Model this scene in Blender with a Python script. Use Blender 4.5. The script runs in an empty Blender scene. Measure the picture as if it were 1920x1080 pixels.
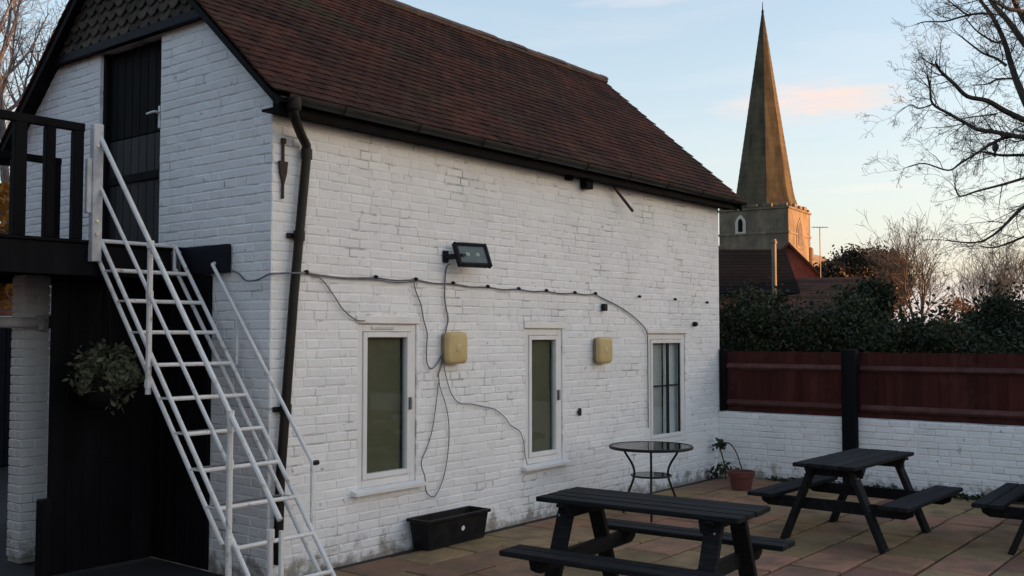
import bpy, math, random
import numpy as np
from mathutils import Vector, Matrix
R_ = math.radians
scn = bpy.context.scene
COL = scn.collection

# ------------------------------------------------------------------ camera
CAM = Vector((-4.851, -6.231, 1.85)); YAW = R_(38.595); PITCH = R_(2.659); FPX = 1885.6
cd = bpy.data.cameras.new('camera'); cam = bpy.data.objects.new('camera', cd); COL.objects.link(cam)
cd.sensor_width = 36.0; cd.lens = FPX / 1920 * 36; cd.clip_start = .05; cd.clip_end = 2000
cam.location = CAM; cam.rotation_euler = (R_(90) + PITCH, 0, YAW - R_(90))
scn.camera = cam
FW = Vector((math.cos(YAW)*math.cos(PITCH), math.sin(YAW)*math.cos(PITCH), math.sin(PITCH)))
RT = Vector((math.sin(YAW), -math.cos(YAW), 0)); UP = RT.cross(FW)
def at(px, py, D):
    return CAM + (FW + RT*((px-960)/FPX) + UP*((540-py)/FPX))*D

# ------------------------------------------------------------------ sky, sun, exposure
SUN_AZ, SUN_EL = R_(-55), R_(3.5)
w = bpy.data.worlds.new('World'); scn.world = w; w.use_nodes = True
nt = w.node_tree; nt.nodes.clear()
def N(t, typ, **k):
    n = t.nodes.new(typ)
    for a, v in k.items(): setattr(n, a, v)
    return n
def math_n(t, op, a, b=None, c=None, clamp=False):
    n = N(t, 'ShaderNodeMath', operation=op); n.use_clamp = clamp
    for i, v in enumerate((a, b, c)):
        if v is None: continue
        if isinstance(v, (int, float)): n.inputs[i].default_value = v
        else: t.links.new(v, n.inputs[i])
    return n.outputs[0]
sky = N(nt, 'ShaderNodeTexSky', sky_type='NISHITA'); sky.sun_disc = False
sky.sun_elevation = SUN_EL; sky.sun_rotation = R_(90) - SUN_AZ
sky.air_density = 1.0; sky.dust_density = 1.6; sky.ozone_density = 1.6; sky.altitude = 30
tc = N(nt, 'ShaderNodeTexCoord')
def dotn(v):
    n = N(nt, 'ShaderNodeVectorMath', operation='DOT_PRODUCT'); nt.links.new(tc.outputs['Generated'], n.inputs[0])
    n.inputs[1].default_value = v; return n.outputs['Value']
CLOUD_R = 1.32
def mixc(t, fac, a, b):
    n = N(t, 'ShaderNodeMix', data_type='RGBA')
    for i, v in ((0, fac), (6, a), (7, b)):
        if isinstance(v, (int, float)): n.inputs[i].default_value = v
        elif isinstance(v, (tuple, list)): n.inputs[i].default_value = tuple(v) + ((1,) if len(v) == 3 else ())
        else: t.links.new(v, n.inputs[i])
    return n.outputs[2]
def noise(t, vec, scale, detail=4, rough=.5, dist=0):
    n = N(t, 'ShaderNodeTexNoise'); n.inputs['Scale'].default_value = scale; n.inputs['Detail'].default_value = detail
    n.inputs['Roughness'].default_value = rough; n.inputs['Distortion'].default_value = dist
    if vec is not None: t.links.new(vec, n.inputs['Vector'])
    return n.outputs['Fac']
# thin streaky cirrus all round the sky, and one low pink cloud lit by the sunset
mp = N(nt, 'ShaderNodeMapping'); mp.inputs['Scale'].default_value = (2.2, 2.2, 16); nt.links.new(tc.outputs['Generated'], mp.inputs['Vector'])
n1 = noise(nt, mp.outputs[0], 1.6, 6, .55, .4)
zz = dotn((0, 0, 1))
low = math_n(nt, 'SUBTRACT', 1.0, math_n(nt, 'MULTIPLY', zz, 1.15), clamp=True)
cir = math_n(nt, 'MULTIPLY', math_n(nt, 'MULTIPLY', math_n(nt, 'SUBTRACT', n1, .46), 3.2, clamp=True), low)
cir = math_n(nt, 'MULTIPLY', cir, .40)
veil = math_n(nt, 'ADD', .17, math_n(nt, 'MULTIPLY', .54, math_n(nt, 'POWER', math_n(nt, 'SUBTRACT', 1.0, math_n(nt, 'ABSOLUTE', zz), clamp=True), 5.0)))
def cloud(px, py, hw, hh, amt):
    c = (at(px, py, 1) - CAM).normalized(); r = c.cross(Vector((0, 0, 1))).normalized(); u = r.cross(c)
    a = math_n(nt, 'DIVIDE', dotn(r), hw/FPX); b = math_n(nt, 'DIVIDE', dotn(u), hh/FPX)
    front = math_n(nt, 'GREATER_THAN', dotn(c), .5)
    d = math_n(nt, 'ADD', math_n(nt, 'MULTIPLY', a, a), math_n(nt, 'MULTIPLY', b, b))
    nn = noise(nt, mp.outputs[0], 9, 5, .6, .3)
    m = math_n(nt, 'SUBTRACT', math_n(nt, 'ADD', 1.0, math_n(nt, 'MULTIPLY', math_n(nt, 'SUBTRACT', nn, .5), 2.4)), d)
    m = math_n(nt, 'MULTIPLY', m, .75, clamp=True)
    return math_n(nt, 'MULTIPLY', math_n(nt, 'MULTIPLY', m, front), amt)
c1 = cloud(1515, 188, 185, 42, .8); c1b = cloud(1580, 188, 115, 26, .7); c2 = cloud(1640, 353, 150, 9, .5); c3 = cloud(1190, 2, 110, 12, .4)
SKY_C = 'SKYCOL'
col00 = mixc(nt, veil, sky.outputs[0], (1.20, 1.11, 1.26))
col0 = mixc(nt, cir, col00, (CLOUD_R*1.0, CLOUD_R*.98, CLOUD_R*1.02))
col1 = mixc(nt, c1, col0, (CLOUD_R*1.12, CLOUD_R*.92, CLOUD_R*.86))
col1 = mixc(nt, c1b, col1, (CLOUD_R*1.12, CLOUD_R*.88, CLOUD_R*.78))
col2 = mixc(nt, c2, col1, (CLOUD_R*1.1, CLOUD_R*1.05, CLOUD_R*1.0))
col3 = mixc(nt, c3, col2, (CLOUD_R*1.05, CLOUD_R*.98, CLOUD_R*1.0))
bg = N(nt, 'ShaderNodeBackground'); bg.inputs['Strength'].default_value = .15
nt.links.new(col3, bg.inputs['Color'])
wo = N(nt, 'ShaderNodeOutputWorld'); nt.links.new(bg.outputs[0], wo.inputs['Surface'])
SUND = Vector((math.cos(SUN_EL)*math.cos(SUN_AZ), math.cos(SUN_EL)*math.sin(SUN_AZ), math.sin(SUN_EL)))
sl = bpy.data.lights.new('sun', 'SUN'); sl.energy = 3.2; sl.angle = R_(.5); sl.color = (1, .46, .17)
so = bpy.data.objects.new('sun', sl); COL.objects.link(so); so.rotation_euler = SUND.to_track_quat('Z', 'Y').to_euler(); so.location = (20, -20, 30)
vs = scn.view_settings; vs.view_transform = 'Standard'; vs.look = 'None'; vs.gamma = 1; vs.use_curve_mapping = False
vs.exposure = 2.22
scn.cycles.max_bounces = 8; scn.cycles.transparent_max_bounces = 12

# ------------------------------------------------------------------ materials
MATS = {}
def new_mat(name):
    m = bpy.data.materials.new(name); m.use_nodes = True; t = m.node_tree; t.nodes.clear()
    b = N(t, 'ShaderNodeBsdfPrincipled'); o = N(t, 'ShaderNodeOutputMaterial'); t.links.new(b.outputs[0], o.inputs[0])
    MATS[name] = m; return m, t, b
def pos(t): return N(t, 'ShaderNodeNewGeometry').outputs['Position']
def attr(t): 
    a = N(t, 'ShaderNodeAttribute', attribute_name='rnd'); return a.outputs['Fac']
def ramp(t, fac, lo, hi):
    n = N(t, 'ShaderNodeMapRange'); n.interpolation_type = 'SMOOTHSTEP'
    n.inputs['From Min'].default_value = lo; n.inputs['From Max'].default_value = hi
    t.links.new(fac, n.inputs['Value']); return n.outputs['Result']
def bump(t, b, h, strength=.4, dist=.01):
    n = N(t, 'ShaderNodeBump'); n.inputs['Strength'].default_value = strength; n.inputs['Distance'].default_value = dist
    t.links.new(h, n.inputs['Height']); t.links.new(n.outputs[0], b.inputs['Normal'])
def stretch(t, v, s):
    m = N(t, 'ShaderNodeMapping'); m.inputs['Scale'].default_value = s; t.links.new(v, m.inputs['Vector']); return m.outputs[0]
def gain(t, c, f):
    n = N(t, 'ShaderNodeVectorMath', operation='SCALE'); t.links.new(c, n.inputs[0]); t.links.new(f, n.inputs['Scale']); return n.outputs[0]
def basic(name, c1, c2=None, scale=3, rough=.7, bs=60, bst=.25, rnd=.0, metal=0, spec=.5, sv=None, lo=.35, hi=.65, bd=.006):
    m, t, b = new_mat(name); c2 = c2 or tuple(x*.75 for x in c1)
    v = pos(t); v = stretch(t, v, sv) if sv else v
    c = mixc(t, ramp(t, noise(t, v, scale, 6, .6), lo, hi), c1, c2)
    if rnd: c = gain(t, c, math_n(t, 'ADD', 1-rnd/2, math_n(t, 'MULTIPLY', attr(t), rnd)))
    t.links.new(c, b.inputs['Base Color']); b.inputs['Roughness'].default_value = rough; b.inputs['Metallic'].default_value = metal
    b.inputs['Specular IOR Level'].default_value = spec
    if bst: bump(t, b, noise(t, v, bs, 4, .6), bst, bd)
    return m
def painted_brick(name, mortar=False):
    m, t, b = new_mat(name); v = pos(t)
    sep = N(t, 'ShaderNodeSeparateXYZ'); t.links.new(v, sep.inputs[0]); z = sep.outputs['Z']
    big = noise(t, v, .9, 5, .6); med = noise(t, v, 7, 5, .65); fine = noise(t, v, 38, 5, .7)
    c = mixc(t, ramp(t, big, .35, .7), (.86, .86, .865), (.79, .79, .80))
    c = mixc(t, math_n(t, 'MULTIPLY', ramp(t, med, .55, .78), .28), c, (.56, .53, .48))
    if mortar:
        c = mixc(t, math_n(t, 'MULTIPLY', ramp(t, noise(t, v, 2.6, 7, .72), .49, .63), .72), c, (.20, .19, .18))
    else:
        # chips: small spots where the paint has come away
        sp = math_n(t, 'MULTIPLY', ramp(t, noise(t, v, 11, 3, .5), .66, .72), ramp(t, fine, .4, .6))
        c = mixc(t, math_n(t, 'MULTIPLY', sp, .75), c, (.17, .14, .12))
        c = gain(t, c, math_n(t, 'ADD', .93, math_n(t, 'MULTIPLY', attr(t), .08)))
    # damp and moss at the foot of the wall, with its own ragged outline
    hgt = math_n(t, 'SUBTRACT', math_n(t, 'ADD', math_n(t, 'MULTIPLY', math_n(t, 'SUBTRACT', med, .5), .9), .10), z)
    c = mixc(t, math_n(t, 'MULTIPLY', ramp(t, hgt, -.06, .16), .75), c, (.17, .14, .095))
    t.links.new(c, b.inputs['Base Color']); b.inputs['Roughness'].default_value = .62; b.inputs['Specular IOR Level'].default_value = .3
    h = math_n(t, 'ADD', math_n(t, 'MULTIPLY', fine, .6), math_n(t, 'MULTIPLY', noise(t, v, 14, 3, .5), 1.2))
    bump(t, b, h, .42, .010)
    return m
painted_brick('painted_brick'); painted_brick('painted_mortar', True)
basic('red_brick', (.28, .09, .05), (.18, .06, .04), 5, .85, 40, .5, .5)
basic('church_stone', (.19, .145, .10), (.095, .078, .058), .8, .9, 5, .7, .35, sv=(1, 1, .5))
basic('spire_shingle', (.088, .074, .048), (.040, .036, .026), 1.1, .9, 6, .6, .45, sv=(1, 1, .16), spec=.1)
basic('pale_stone', (.5, .47, .4), None, 2, .8)
basic('roof_tile', (.074, .028, .019), (.036, .019, .015), 1.6, .9, 45, .6, .55, spec=.12)
basic('ridge_tile', (.13, .070, .052), (.075, .05, .042), 3, .85, 40, .5, .4)
basic('hung_tile', (.085, .068, .052), (.05, .042, .034), 5, .85, 40, .4, .6, spec=.15)
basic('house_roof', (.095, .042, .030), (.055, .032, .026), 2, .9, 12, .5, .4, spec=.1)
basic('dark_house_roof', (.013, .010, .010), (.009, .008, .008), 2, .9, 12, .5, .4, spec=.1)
basic('black_timber', (.0045, .0045, .006), (.008, .008, .010), 6, .7, 90, .4, .4, sv=(1, 1, .15), spec=.08)
basic('blue_black_timber', (.006, .007, .014), (.010, .010, .016), 6, .6, 90, .3, .3, spec=.12)
basic('grey_door', (.018, .018, .021), (.03, .03, .032), 5, .6, 70, .3, .2, sv=(1, 1, .2), spec=.2)
basic('black_plastic', (.007, .007, .008), (.015, .015, .016), 8, .5, 60, .1, spec=.15)
basic('pipe_black', (.008, .007, .0065), (.015, .012, .010), 5, .45, 30, .15, spec=.25)
basic('gutter_grey', (.028, .027, .028), (.018, .017, .017), 5, .5, 30, .2, spec=.3)
def grain_mat(name, c1, c2, c3):
    m, t, b = new_mat(name); v = N(t, 'ShaderNodeTexCoord').outputs['Object']
    g = noise(t, stretch(t, v, (1.2, 26, 26)), 2.2, 6, .65, .4); wv = noise(t, stretch(t, v, (2.5, 8, 8)), 2.5, 5, .6)
    c = mixc(t, ramp(t, g, .35, .68), c1, c2); c = mixc(t, math_n(t, 'MULTIPLY', ramp(t, wv, .56, .74), .55), c, c3)
    c = gain(t, c, math_n(t, 'ADD', .7, math_n(t, 'MULTIPLY', attr(t), .6)))
    t.links.new(c, b.inputs['Base Color']); b.inputs['Roughness'].default_value = .72; b.inputs['Specular IOR Level'].default_value = .12
    bump(t, b, g, .6, .006)
grain_mat('table_timber', (.007, .0075, .009), (.017, .017, .018), (.036, .035, .034))
basic('fence_red', (.070, .019, .016), (.044, .013, .012), 4, .8, 60, .5, .4, sv=(2, 2, .25), spec=.1)
basic('fence_rail', (.11, .05, .047), (.075, .033, .03), 5, .8, 60, .4, .3, spec=.15)
basic('upvc_white', (.80, .79, .78), (.74, .73, .72), 3, .35, 20, .03)
basic('white_metal', (.72, .72, .71), (.34, .27, .22), 14, .45, 60, .2, lo=.56, hi=.74)
basic('white_timber', (.66, .66, .68), (.48, .48, .49), 8, .6, 60, .3)
basic('blind_olive', (.150, .136, .084), (.128, .118, .074), 4, .9, 30, .1)
basic('dark_room', (.03, .028, .022), None, 3, .9)
basic('curtain_grey', (.82, .82, .85), (.70, .71, .74), 5, .9, 20, .3, sv=(6, 1, .3))
basic('yellowed_plastic', (.56, .43, .20), (.50, .37, .17), 6, .5, 30, .08)
basic('yellowed_edge', (.30, .23, .12), (.22, .17, .1), 6, .6)
basic('iron_rust', (.045, .024, .018), (.03, .02, .018), 20, .8, 60, .5)
basic('cable_grey', (.17, .16, .16), (.10, .095, .095), 12, .6, 60, .1)
basic('steel', (.55, .55, .55), None, 5, .3, 60, .05, metal=1)
basic('terracotta', (.15, .042, .03), (.11, .034, .026), 7, .8, 50, .3)
basic('soil', (.032, .025, .019), (.018, .015, .012), 6, .95, 40, .8, bd=.02)
basic('field', (.05, .055, .025), (.04, .036, .02), .3, .95, 20, .6)
basic('yard_concrete', (.022, .021, .021), (.014, .014, .014), 1.5, .85, 30, .5)
basic('bark', (.060, .048, .040), (.035, .028, .025), 4, .9, 30, .5)
basic('birch_bark', (.135, .125, .14), (.07, .066, .075), 6, .85, 20, .4)
basic('bark_warm', (.10, .083, .074), (.06, .05, .046), 4, .9, 30, .5)
basic('render_cream', (.45, .40, .33), (.38, .33, .28), 2, .85, 20, .3)
basic('dark_bird', (.03, .03, .033), None, 20, .7)
def patches(name, col, scale, lo, hi, amt):      # growth or stains laid over a finished material
    t = MATS[name].node_tree; b = [n for n in t.nodes if n.type == 'BSDF_PRINCIPLED'][0]; c0 = b.inputs['Base Color'].links[0].from_socket
    t.links.new(mixc(t, math_n(t, 'MULTIPLY', ramp(t, noise(t, pos(t), scale, 7, .7), lo, hi), amt), c0, col), b.inputs['Base Color'])
patches('roof_tile', (.045, .042, .022), 1.3, .52, .68, .6); patches('roof_tile', (.13, .095, .05), 6.5, .64, .74, .5)
patches('ridge_tile', (.20, .13, .05), 3.2, .54, .68, .65)
patches('church_stone', (.07, .06, .05), .45, .45, .65, .55); patches('church_stone', (.26, .20, .13), 2.6, .56, .7, .45)
patches('spire_shingle', (.11, .085, .055), .35, .5, .66, .5); patches('spire_shingle', (.03, .03, .022), 2.2, .55, .7, .5)
patches('white_metal', (.16, .085, .05), 26, .66, .72, .7); patches('white_metal', (.45, .42, .38), 3, .5, .7, .5)
patches('fence_red', (.10, .04, .034), 2.2, .52, .7, .5)
def slab_mat():
    m, t, b = new_mat('paving_stone'); v = pos(t); a = attr(t)
    cr = N(t, 'ShaderNodeValToRGB'); t.links.new(a, cr.inputs[0]); e = cr.color_ramp
    e.elements[0].color = (.33, .175, .098, 1); e.elements[1].color = (.275, .185, .105, 1)
    for p, c in ((.25, (.375, .19, .128, 1)), (.45, (.275, .205, .092, 1)), (.6, (.22, .104, .082, 1)), (.8, (.35, .235, .122, 1))):
        x = e.elements.new(p); x.color = c
    c = mixc(t, math_n(t, 'MULTIPLY', ramp(t, noise(t, v, 2.2, 7, .7), .42, .66), .7), cr.outputs[0], (.13, .098, .064))
    c = mixc(t, math_n(t, 'MULTIPLY', ramp(t, noise(t, v, 5, 6, .65), .55, .75), .4), c, (.06, .065, .035))
    t.links.new(c, b.inputs['Base Color']); b.inputs['Specular IOR Level'].default_value = .15
    t.links.new(math_n(t, 'ADD', .6, math_n(t, 'MULTIPLY', noise(t, v, 3, 4, .6), .35)), b.inputs['Roughness'])
    bump(t, b, noise(t, v, 16, 6, .65), .5, .012)
slab_mat()
def leaf_mat(name, c1, c2, tr=.25, rough=.55):
    m, t, b = new_mat(name); c = mixc(t, attr(t), c1, c2)
    t.links.new(c, b.inputs['Base Color']); b.inputs['Roughness'].default_value = rough; b.inputs['Specular IOR Level'].default_value = .3
    o = [n for n in t.nodes if n.type == 'OUTPUT_MATERIAL'][0]
    tb = N(t, 'ShaderNodeBsdfTranslucent'); t.links.new(c, tb.inputs[0]); mx = N(t, 'ShaderNodeMixShader'); mx.inputs[0].default_value = tr
    t.links.new(b.outputs[0], mx.inputs[1]); t.links.new(tb.outputs[0], mx.inputs[2]); t.links.new(mx.outputs[0], o.inputs[0])
leaf_mat('leaf_laurel', (.010, .016, .008), (.026, .036, .013), .15, .7)
leaf_mat('leaf_dark', (.020, .015, .010), (.036, .028, .015), .15, .7)
leaf_mat('leaf_conifer', (.010, .017, .009), (.024, .034, .014), .15, .7)
leaf_mat('leaf_russet', (.085, .045, .020), (.13, .075, .03))
leaf_mat('leaf_silver', (.075, .085, .05), (.16, .17, .105))
leaf_mat('leaf_autumn', (.32, .13, .02), (.45, .20, .03))
leaf_mat('leaf_weed', (.02, .03, .012), (.05, .055, .03))
def glass_mat(name, tint=(.9, .93, .92), refl=.12):
    m, t, b = new_mat(name); t.nodes.remove(b); o = [n for n in t.nodes if n.type == 'OUTPUT_MATERIAL'][0]
    tr = N(t, 'ShaderNodeBsdfTransparent'); tr.inputs[0].default_value = tint + (1,)
    gl = N(t, 'ShaderNodeBsdfGlossy'); gl.inputs['Roughness'].default_value = .03
    ge = N(t, 'ShaderNodeNewGeometry'); dt = N(t, 'ShaderNodeVectorMath', operation='DOT_PRODUCT'); t.links.new(ge.outputs['Incoming'], dt.inputs[0]); t.links.new(ge.outputs['Normal'], dt.inputs[1])
    k1 = math_n(t, 'SUBTRACT', 1.0, math_n(t, 'ABSOLUTE', dt.outputs['Value']), clamp=True)
    fr_ = math_n(t, 'ADD', .03, math_n(t, 'MULTIPLY', .9, math_n(t, 'POWER', k1, 5.0)))
    mx = N(t, 'ShaderNodeMixShader'); t.links.new(fr_, mx.inputs[0]); t.links.new(tr.outputs[0], mx.inputs[1]); t.links.new(gl.outputs[0], mx.inputs[2])
    t.links.new(mx.outputs[0], o.inputs[0])
glass_mat('window_glass'); glass_mat('smoked_glass', (.25, .24, .24))
basic('led_panel', (.16, .16, .13), (.12, .12, .10), 10, .25, 60, 0)
basic('led_spot', (.62, .60, .5), None, 10, .4, 60, 0)

# ------------------------------------------------------------------ mesh helpers
WL = {}      # world location of every parent
class MB:
    def __init__(s): s.v = []; s.f = []; s.r = []
    def add(s, vs, fs, rnd=None):
        k = len(s.v); rnd = random.random() if rnd is None else rnd
        s.v.extend([tuple(p) for p in vs]); s.f.extend([tuple(i+k for i in f) for f in fs]); s.r.extend([rnd]*len(fs)); return s
    def box(s, a, b, rnd=None, jit=0):
        x0, y0, z0 = a; x1, y1, z1 = b
        vs = [(x, y, z) for z in (z0, z1) for x, y in ((x0, y0), (x1, y0), (x1, y1), (x0, y1))]
        if jit: vs = [tuple(c + random.uniform(-jit, jit) for c in p) for p in vs]
        return s.add(vs, [(3, 2, 1, 0), (4, 5, 6, 7), (0, 1, 5, 4), (1, 2, 6, 5), (2, 3, 7, 6), (3, 0, 4, 7)], rnd)
    def bevbox(s, a, b, bv=.006, rnd=None, M=None):
        # box with chamfered edges
        c = [(a[i]+b[i])/2 for i in range(3)]; h = [abs(b[i]-a[i])/2 for i in range(3)]; bv = min(bv, min(h)*.9)
        P = {}; vs = []
        for sx in (-1, 1):
            for sy in (-1, 1):
                for sz in (-1, 1):
                    for ax in range(3):
                        q = [sx*h[0], sy*h[1], sz*h[2]]
                        for o in range(3):
                            if o != ax: q[o] -= math.copysign(bv, q[o])
                        P[(sx, sy, sz, ax)] = len(vs); vs.append(Vector([c[i]+q[i] for i in range(3)]))
        fs = []
        def quad(l):   # order points round their centre, facing out
            m = sum((vs[i] for i in l), Vector())/len(l); n = m - Vector(c)
            if n.length < 1e-9: n = Vector((0, 0, 1))
            x = (vs[l[0]]-m); x -= n*(x.dot(n)/n.length_squared); x.normalize(); y = n.cross(x).normalized()
            fs.append(tuple(sorted(l, key=lambda i: math.atan2((vs[i]-m).dot(y), (vs[i]-m).dot(x)))))
        S = (-1, 1)
        for ax in range(3):
            for sg in S:
                quad([P[k] for k in P if k[3] == ax and k[ax] == sg])
        for e in range(3):
            o = [i for i in range(3) if i != e]
            for s1 in S:
                for s2 in S:
                    quad([P[k] for k in P if k[o[0]] == s1 and k[o[1]] == s2 and k[3] != e])
        for k0 in [(x, y, z) for x in S for y in S for z in S]: quad([P[k0+(ax,)] for ax in range(3)])
        if M is not None: vs = [M @ p for p in vs]
        return s.add(vs, fs, rnd)
    def beam(s, p, q, wd, ht, up=(0, 0, 1), bv=.005, rnd=None):
        p, q = Vector(p), Vector(q); x = (q-p); L = x.length; x.normalize(); u = Vector(up); y = u.cross(x).normalized(); z = x.cross(y)
        M = Matrix((x, y, z)).transposed().to_4x4(); M.translation = (p+q)/2
        return s.bevbox((-L/2, -wd/2, -ht/2), (L/2, wd/2, ht/2), bv, rnd, M)
    def tube(s, pts, r, n=8, cap=True, rnd=None):
        pts = [Vector(p) for p in pts]; rs = r if isinstance(r, (list, tuple)) else [r]*len(pts); vs = []; fs = []
        t0 = (pts[1]-pts[0]).normalized(); a = t0.orthogonal().normalized()
        for i, p in enumerate(pts):
            t = (pts[min(i+1, len(pts)-1)] - pts[max(i-1, 0)])
            t = t.normalized() if t.length > 1e-9 else t0
            a = (a - t*a.dot(t)); a = a.normalized() if a.length > 1e-6 else t.orthogonal().normalized(); b = t.cross(a)
            for k in range(n):
                g = 2*math.pi*k/n; vs.append(p + (a*math.cos(g)+b*math.sin(g))*rs[i])
        for i in range(len(pts)-1):
            for k in range(n):
                k2 = (k+1) % n; fs.append((i*n+k, i*n+k2, (i+1)*n+k2, (i+1)*n+k))
        if cap: fs.append(tuple(reversed(range(n)))); fs.append(tuple(range((len(pts)-1)*n, len(pts)*n)))
        return s.add(vs, fs, rnd)
    def lathe(s, c, prof, n=24, rnd=None):
        vs = []; fs = []; c = Vector(c)
        for r, z in prof:
            for k in range(n): vs.append(c + Vector((r*math.cos(2*math.pi*k/n), r*math.sin(2*math.pi*k/n), z)))
        for i in range(len(prof)-1):
            for k in range(n):
                k2 = (k+1) % n; fs.append((i*n+k, i*n+k2, (i+1)*n+k2, (i+1)*n+k))
        fs.append(tuple(reversed(range(n)))); fs.append(tuple(range((len(prof)-1)*n, len(prof)*n)))
        return s.add(vs, fs, rnd)
    def prism(s, poly, d, rnd=None):
        d = Vector(d); P = [Vector(p) for p in poly]; n = len(P)
        return s.add(P + [p+d for p in P], [tuple(range(n)), tuple(reversed(range(n, 2*n)))] + [(i, i+n, (i+1) % n + n, (i+1) % n) for i in range(n)], rnd)
    def xf(s, M): s.v = [tuple(M @ Vector(p)) for p in s.v]; return s
    def build(s, name, mat, parent=None, smooth=False, kind=None, fix=True):
        v = np.array(s.v, dtype=np.float64); c = (v.min(0)+v.max(0))/2; c[2] = v[:, 2].min()
        me = bpy.data.meshes.new(name); me.from_pydata((v-c).tolist(), [], s.f)
        me.attributes.new('rnd', 'FLOAT', 'FACE').data.foreach_set('value', np.array(s.r, dtype=np.float32))
        if smooth: me.polygons.foreach_set('use_smooth', [True]*len(me.polygons)); 
        if fix:
            import bmesh
            bm = bmesh.new(); bm.from_mesh(me); bmesh.ops.recalc_face_normals(bm, faces=bm.faces); bm.to_mesh(me); bm.free()
        if smooth: me.set_sharp_from_angle(angle=R_(40))
        me.materials.append(MATS[mat]); o = bpy.data.objects.new(name, me); COL.objects.link(o)
        wl = Vector(c); WL[o] = wl
        if parent: o.parent = parent; o.location = wl - WL[parent]
        else: o.location = wl
        if kind: o['kind'] = kind
        return o
def box(name, a, b, mat, parent=None, bv=.005, **k): return MB().bevbox(a, b, bv).build(name, mat, parent, **k)
def thing(name, label, cat, loc, group=None):
    o = bpy.data.objects.new(name, None); COL.objects.link(o); o.location = loc; o.empty_display_size = .2
    WL[o] = Vector(loc); o['label'] = label; o['category'] = cat
    if group: o['group'] = group
    return o
def tag(o, label, cat, group=None):
    o['label'] = label; o['category'] = cat
    if group: o['group'] = group
    return o
def copy_tree(o, parent=None):
    c = o.copy(); COL.objects.link(c); c.parent = parent
    for ch in o.children: copy_tree(ch, c)
    return c
def camdist(p): return (Vector(p)-CAM).length

# ------------------------------------------------------------------ brick walls
def clip_poly(poly, n, d):       # keep n.p <= d
    out = []
    for i in range(len(poly)):
        a, b = poly[i], poly[(i+1) % len(poly)]; da = n[0]*a[0]+n[1]*a[1]-d; db = n[0]*b[0]+n[1]*b[1]-d
        if da <= 0: out.append(a)
        if da*db < 0:
            t = da/(da-db); out.append((a[0]+t*(b[0]-a[0]), a[1]+t*(b[1]-a[1])))
    return out
def sub_rect(r, o):
    u0, v0, u1, v1 = r; a0, b0, a1, b1 = o
    if a1 <= u0 or a0 >= u1 or b1 <= v0 or b0 >= v1: return [r]
    out = []
    if a0 > u0: out.append((u0, v0, a0, v1))
    if a1 < u1: out.append((a1, v0, u1, v1))
    m0, m1 = max(u0, a0), min(u1, a1)
    if b0 > v0: out.append((m0, v0, m1, b0))
    if b1 < v1: out.append((m0, b1, m1, v1))
    return out
def bricks(O, U, Nn, width, height, openings=(), planes=(), ch=.0755, bl=.232, seed=1, proud=(.0012, .0052), joint=.0095, v0=0., rot=0):
    """every brick of a wall face as (centre, MB); O lower left corner, U along, Nn outward"""
    rg = random.Random(seed); O, U, Nn = Vector(O), Vector(U), Vector(Nn); Z = Vector((0, 0, 1)); out = []
    n = int(math.ceil(height/ch))
    for j in range(n):
        va, vb = v0+j*ch, min(v0+(j+1)*ch, v0+height)
        if vb-va < .02: continue
        u = -bl*(.5 if (j+rot) % 2 else 0.) - rg.uniform(0, .03)
        while u < width:
            l = bl if rg.random() > .22 else bl*.52
            l *= rg.uniform(.96, 1.04); ua, ub = max(u, 0), min(u+l, width); u += l
            if ub-ua < .03: continue
            rs = [(ua, va, ub, vb)]
            for o in openings: rs = [q for r in rs for q in sub_rect(r, o)]
            for r in rs:
                g = joint*rg.uniform(.35, .75)
                p = [(r[0]+g*.5, r[1]+g*.5), (r[2]-g*.5, r[1]+g*.5), (r[2]-g*.5, r[3]-g*.5), (r[0]+g*.5, r[3]-g*.5)]
                for (nn, d) in planes: p = clip_poly(p, nn, d) if p else p
                if len(p) < 3: continue
                cu = sum(q[0] for q in p)/len(p); cv = sum(q[1] for q in p)/len(p)
                if max(q[0] for q in p)-min(q[0] for q in p) < .02 or max(q[1] for q in p)-min(q[1] for q in p) < .018: continue
                pr = rg.uniform(*proud); k = len(p)
                q0 = [(a+rg.uniform(-.0025, .0025), b+rg.uniform(-.0025, .0025)) for a, b in p]
                q1 = [(cu+(a-cu)*(1-.009/max(abs(a-cu), .014)) , cv+(b-cv)*(1-.009/max(abs(b-cv), .014))) for a, b in q0]
                V = [O+U*a+Z*b - Nn*.012 for a, b in q0] + [O+U*a+Z*b+Nn*(pr-.004) for a, b in q0] + [O+U*a+Z*b+Nn*(pr+rg.uniform(-.0015, .0015)) for a, b in q1]
                F = [tuple(range(2*k, 3*k))]
                for i in range(k):
                    i2 = (i+1) % k; F += [(i, i2, k+i2, k+i), (k+i, k+i2, 2*k+i2, 2*k+i)]
                mb = MB().add(V, F, rg.random()); out.append((O+U*cu+Z*cv, mb))
    return out
def place_bricks(sets, limit, rest_parent, rest_name, mat):
    """sets: [(parent, bricks)]; the nearest ones as single parts, the others joined"""
    al = sorted([(camdist(c), i, pa, mb) for pa, bl in sets for i, (c, mb) in enumerate(bl)], key=lambda x: x[0])
    for d, i, pa, mb in al[:limit]: mb.build('brick', mat, pa)
    if len(al) > limit:
        m = MB()
        for d, i, pa, mb in al[limit:]: m.add(mb.v, mb.f, mb.r[0])
        m.build(rest_name, mat, rest_parent, kind='stuff')

random.seed(7)
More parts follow.
